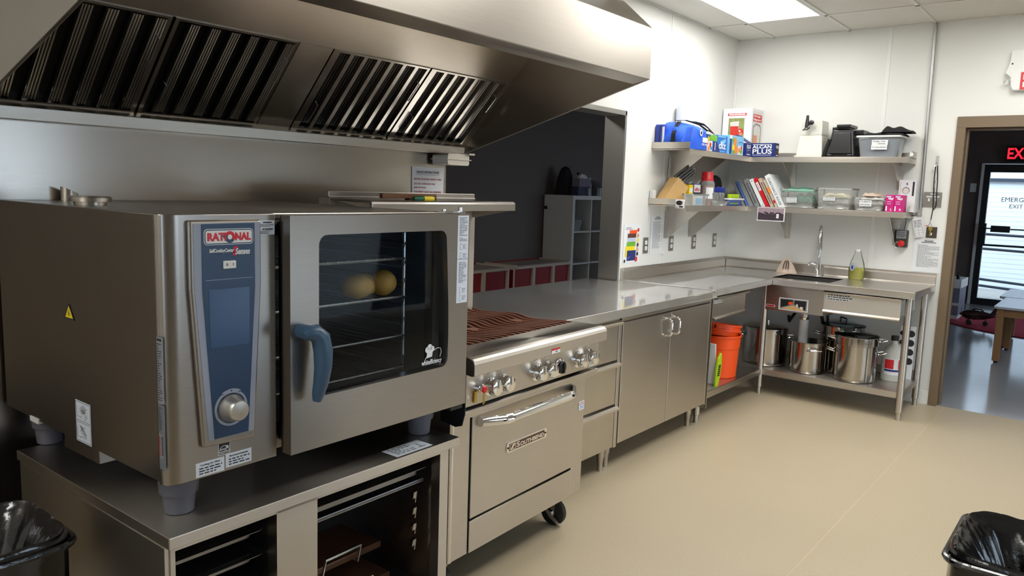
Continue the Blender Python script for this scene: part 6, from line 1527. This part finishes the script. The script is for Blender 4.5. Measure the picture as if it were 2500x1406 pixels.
q = MB(); tub(t, .615, .80, 2.03, 2.2, 1.0785, 1.20, 'clear', .015, .006)

# ================================================================ other room seen through the doorway
rg_ = MB(); n = 64
P = [(5.22 + 1.18 * math.cos(2 * PI * k / n), -2.35 + 1.42 * math.sin(2 * PI * k / n)) for k in range(n)]
rg_.prism(P, 'z', .0005, .012); rg_.build('oval_rug', 'rug', label='oval crimson rug on the floor of the room with the exit door', cat='rug')
def ktable(label, x0, x1, y0, y1, h):
    t = thing('table', label, 'table', ((x0 + x1) / 2, (y0 + y1) / 2, 0), group='white topped low tables')
    MB().prism(rrect(x0, y0, x1, y1, .03, 4), 'z', h - .022, h).build('table_top', 'tabtop', t, w=True, bevel=.003)
    MB().box(x0 + .05, y0 + .05, h - .10, x1 - .05, y0 + .07, h - .022).box(x0 + .05, y1 - .07, h - .10, x1 - .05, y1 - .05, h - .022).box(x0 + .05, y0 + .05, h - .10, x0 + .07, y1 - .05, h - .022).box(x1 - .07, y0 + .05, h - .10, x1 - .05, y1 - .05, h - .022).build('apron', 'maple', t, w=True)
    for x in (x0 + .03, x1 - .09):
        for y in (y0 + .03, y1 - .09):
            l = MB().box(x, y, .02, x + .06, y + .06, h - .022).build('leg', 'maple', t, w=True, bevel=.003)
            MB().lathe([(.018, 0), (.018, .022)], x + .03, y + .03, 10).build('glide', 'rubber', l, w=True)
ktable('white topped low wooden table nearest the doorway', 2.175, 3.135, -2.55, -1.825, .555)
ktable('white topped low wooden table behind the nearer one', 3.145, 4.10, -2.50, -1.765, .558)
lw = thing('low_cabinet', 'low grey cabinet with white top edge partly hidden by the door frame', 'cabinet', (5.3, -.7, 0))
MB().box(5.0, -1.13, .06, 5.5, -.2, .42).build('carcass', mat('grey_cabinet', rgb(120, 122, 138), .5), lw, w=True)
MB().box(4.985, -1.14, .42, 5.52, -.19, .535).build('white_top', 'white', lw, w=True, bevel=.004)
MB().box(4.985, -1.14, .19, 5.0, -.19, .225).box(4.99, -1.13, 0, 5.5, -.2, .06).build('white_rail', 'white', lw, w=True)
MB().lathe([(.0001, .536), (.02, .536), (.02, .58), (.008, .59), (.008, .62), (.016, .622), (.016, .63)], 5.05, -1.085, 12).build('small_bottle', 'blackp', label='tiny dark bottle standing on the low grey cabinet', cat='bottle')
# toy plane on the rug
tp = thing('toy_airplane', 'dark bronze toy propeller airplane standing on the red rug', 'toy', (4.66, -1.40, .012), R(-80))
tz = .10
MB().lathe([(.03, -.17), (.055, -.12), (.062, -.03), (.055, .06), (.03, .14), (.012, .19)], T=Matrix.Translation((0, 0, tz + .03)) @ Matrix.Rotation(PI / 2, 4, 'Y'), n=16).build('fuselage', 'toy', tp)
MB().box(-.08, -.16, tz + .0, .02, .16, tz + .016).build('wing', 'toy', tp, bevel=.006)
MB().box(.14, -.07, tz + .055, .19, .07, tz + .065).prism([(.13, tz + .05), (.19, tz + .05), (.205, tz + .13), (.17, tz + .13)], 'y', -.005, .005).box(.165, -.05, tz + .128, .21, .05, tz + .136).build('tail', 'toy', tp)
MB().box(-.183, -.008, tz - .05, -.178, .008, tz + .11).lathe([(.015, 0), (.015, .02), (.0001, .03)], T=Matrix.Translation((-.17, 0, tz + .03)) @ Matrix.Rotation(-PI / 2, 4, 'Y'), n=10).build('propeller', 'toy', tp)
MB().tube([(-.06, 0, tz + .09), (-.04, 0, tz + .105), (.03, 0, tz + .105), (.06, 0, tz + .08)], .01, 6).build('cockpit_frame', 'toy', tp)
for x, y in ((-.09, -.055), (-.09, .055), (.09, 0)):
    w_ = MB().lathe([(.0001, -.012), (.028, -.012), (.03, -.006), (.03, .006), (.028, .012), (.0001, .012)], T=at(x, y, .030) @ Matrix.Rotation(PI / 2, 4, 'X'), n=16).build('wheel', 'rubber', tp)
    MB().tube([(x, y * .9, .03), (x, y * .5, tz)], .006, 6).build('strut', 'toy', w_)
# red exit sign above the exit door
ex = thing('exit_sign', 'lit red EXIT sign above the emergency exit door', 'sign', (EX, -1.42, 2.16))
MB().box(EX - .055, -1.62, 2.15, EX - .001, -1.235, 2.385).build('housing', 'rubber', ex, w=True, bevel=.004)
text('lettering', 'EXIT', .22, ex, 'exitred', at(EX - .057, -1.425, 2.265, FX), w=True, width=.34, bold=.004)
MB().box(EX - .004, -.90, 1.70, EX - .001, -.82, 1.83).build('thermostat', 'white', label='small white wall thermostat left of the exit door', cat='thermostat')
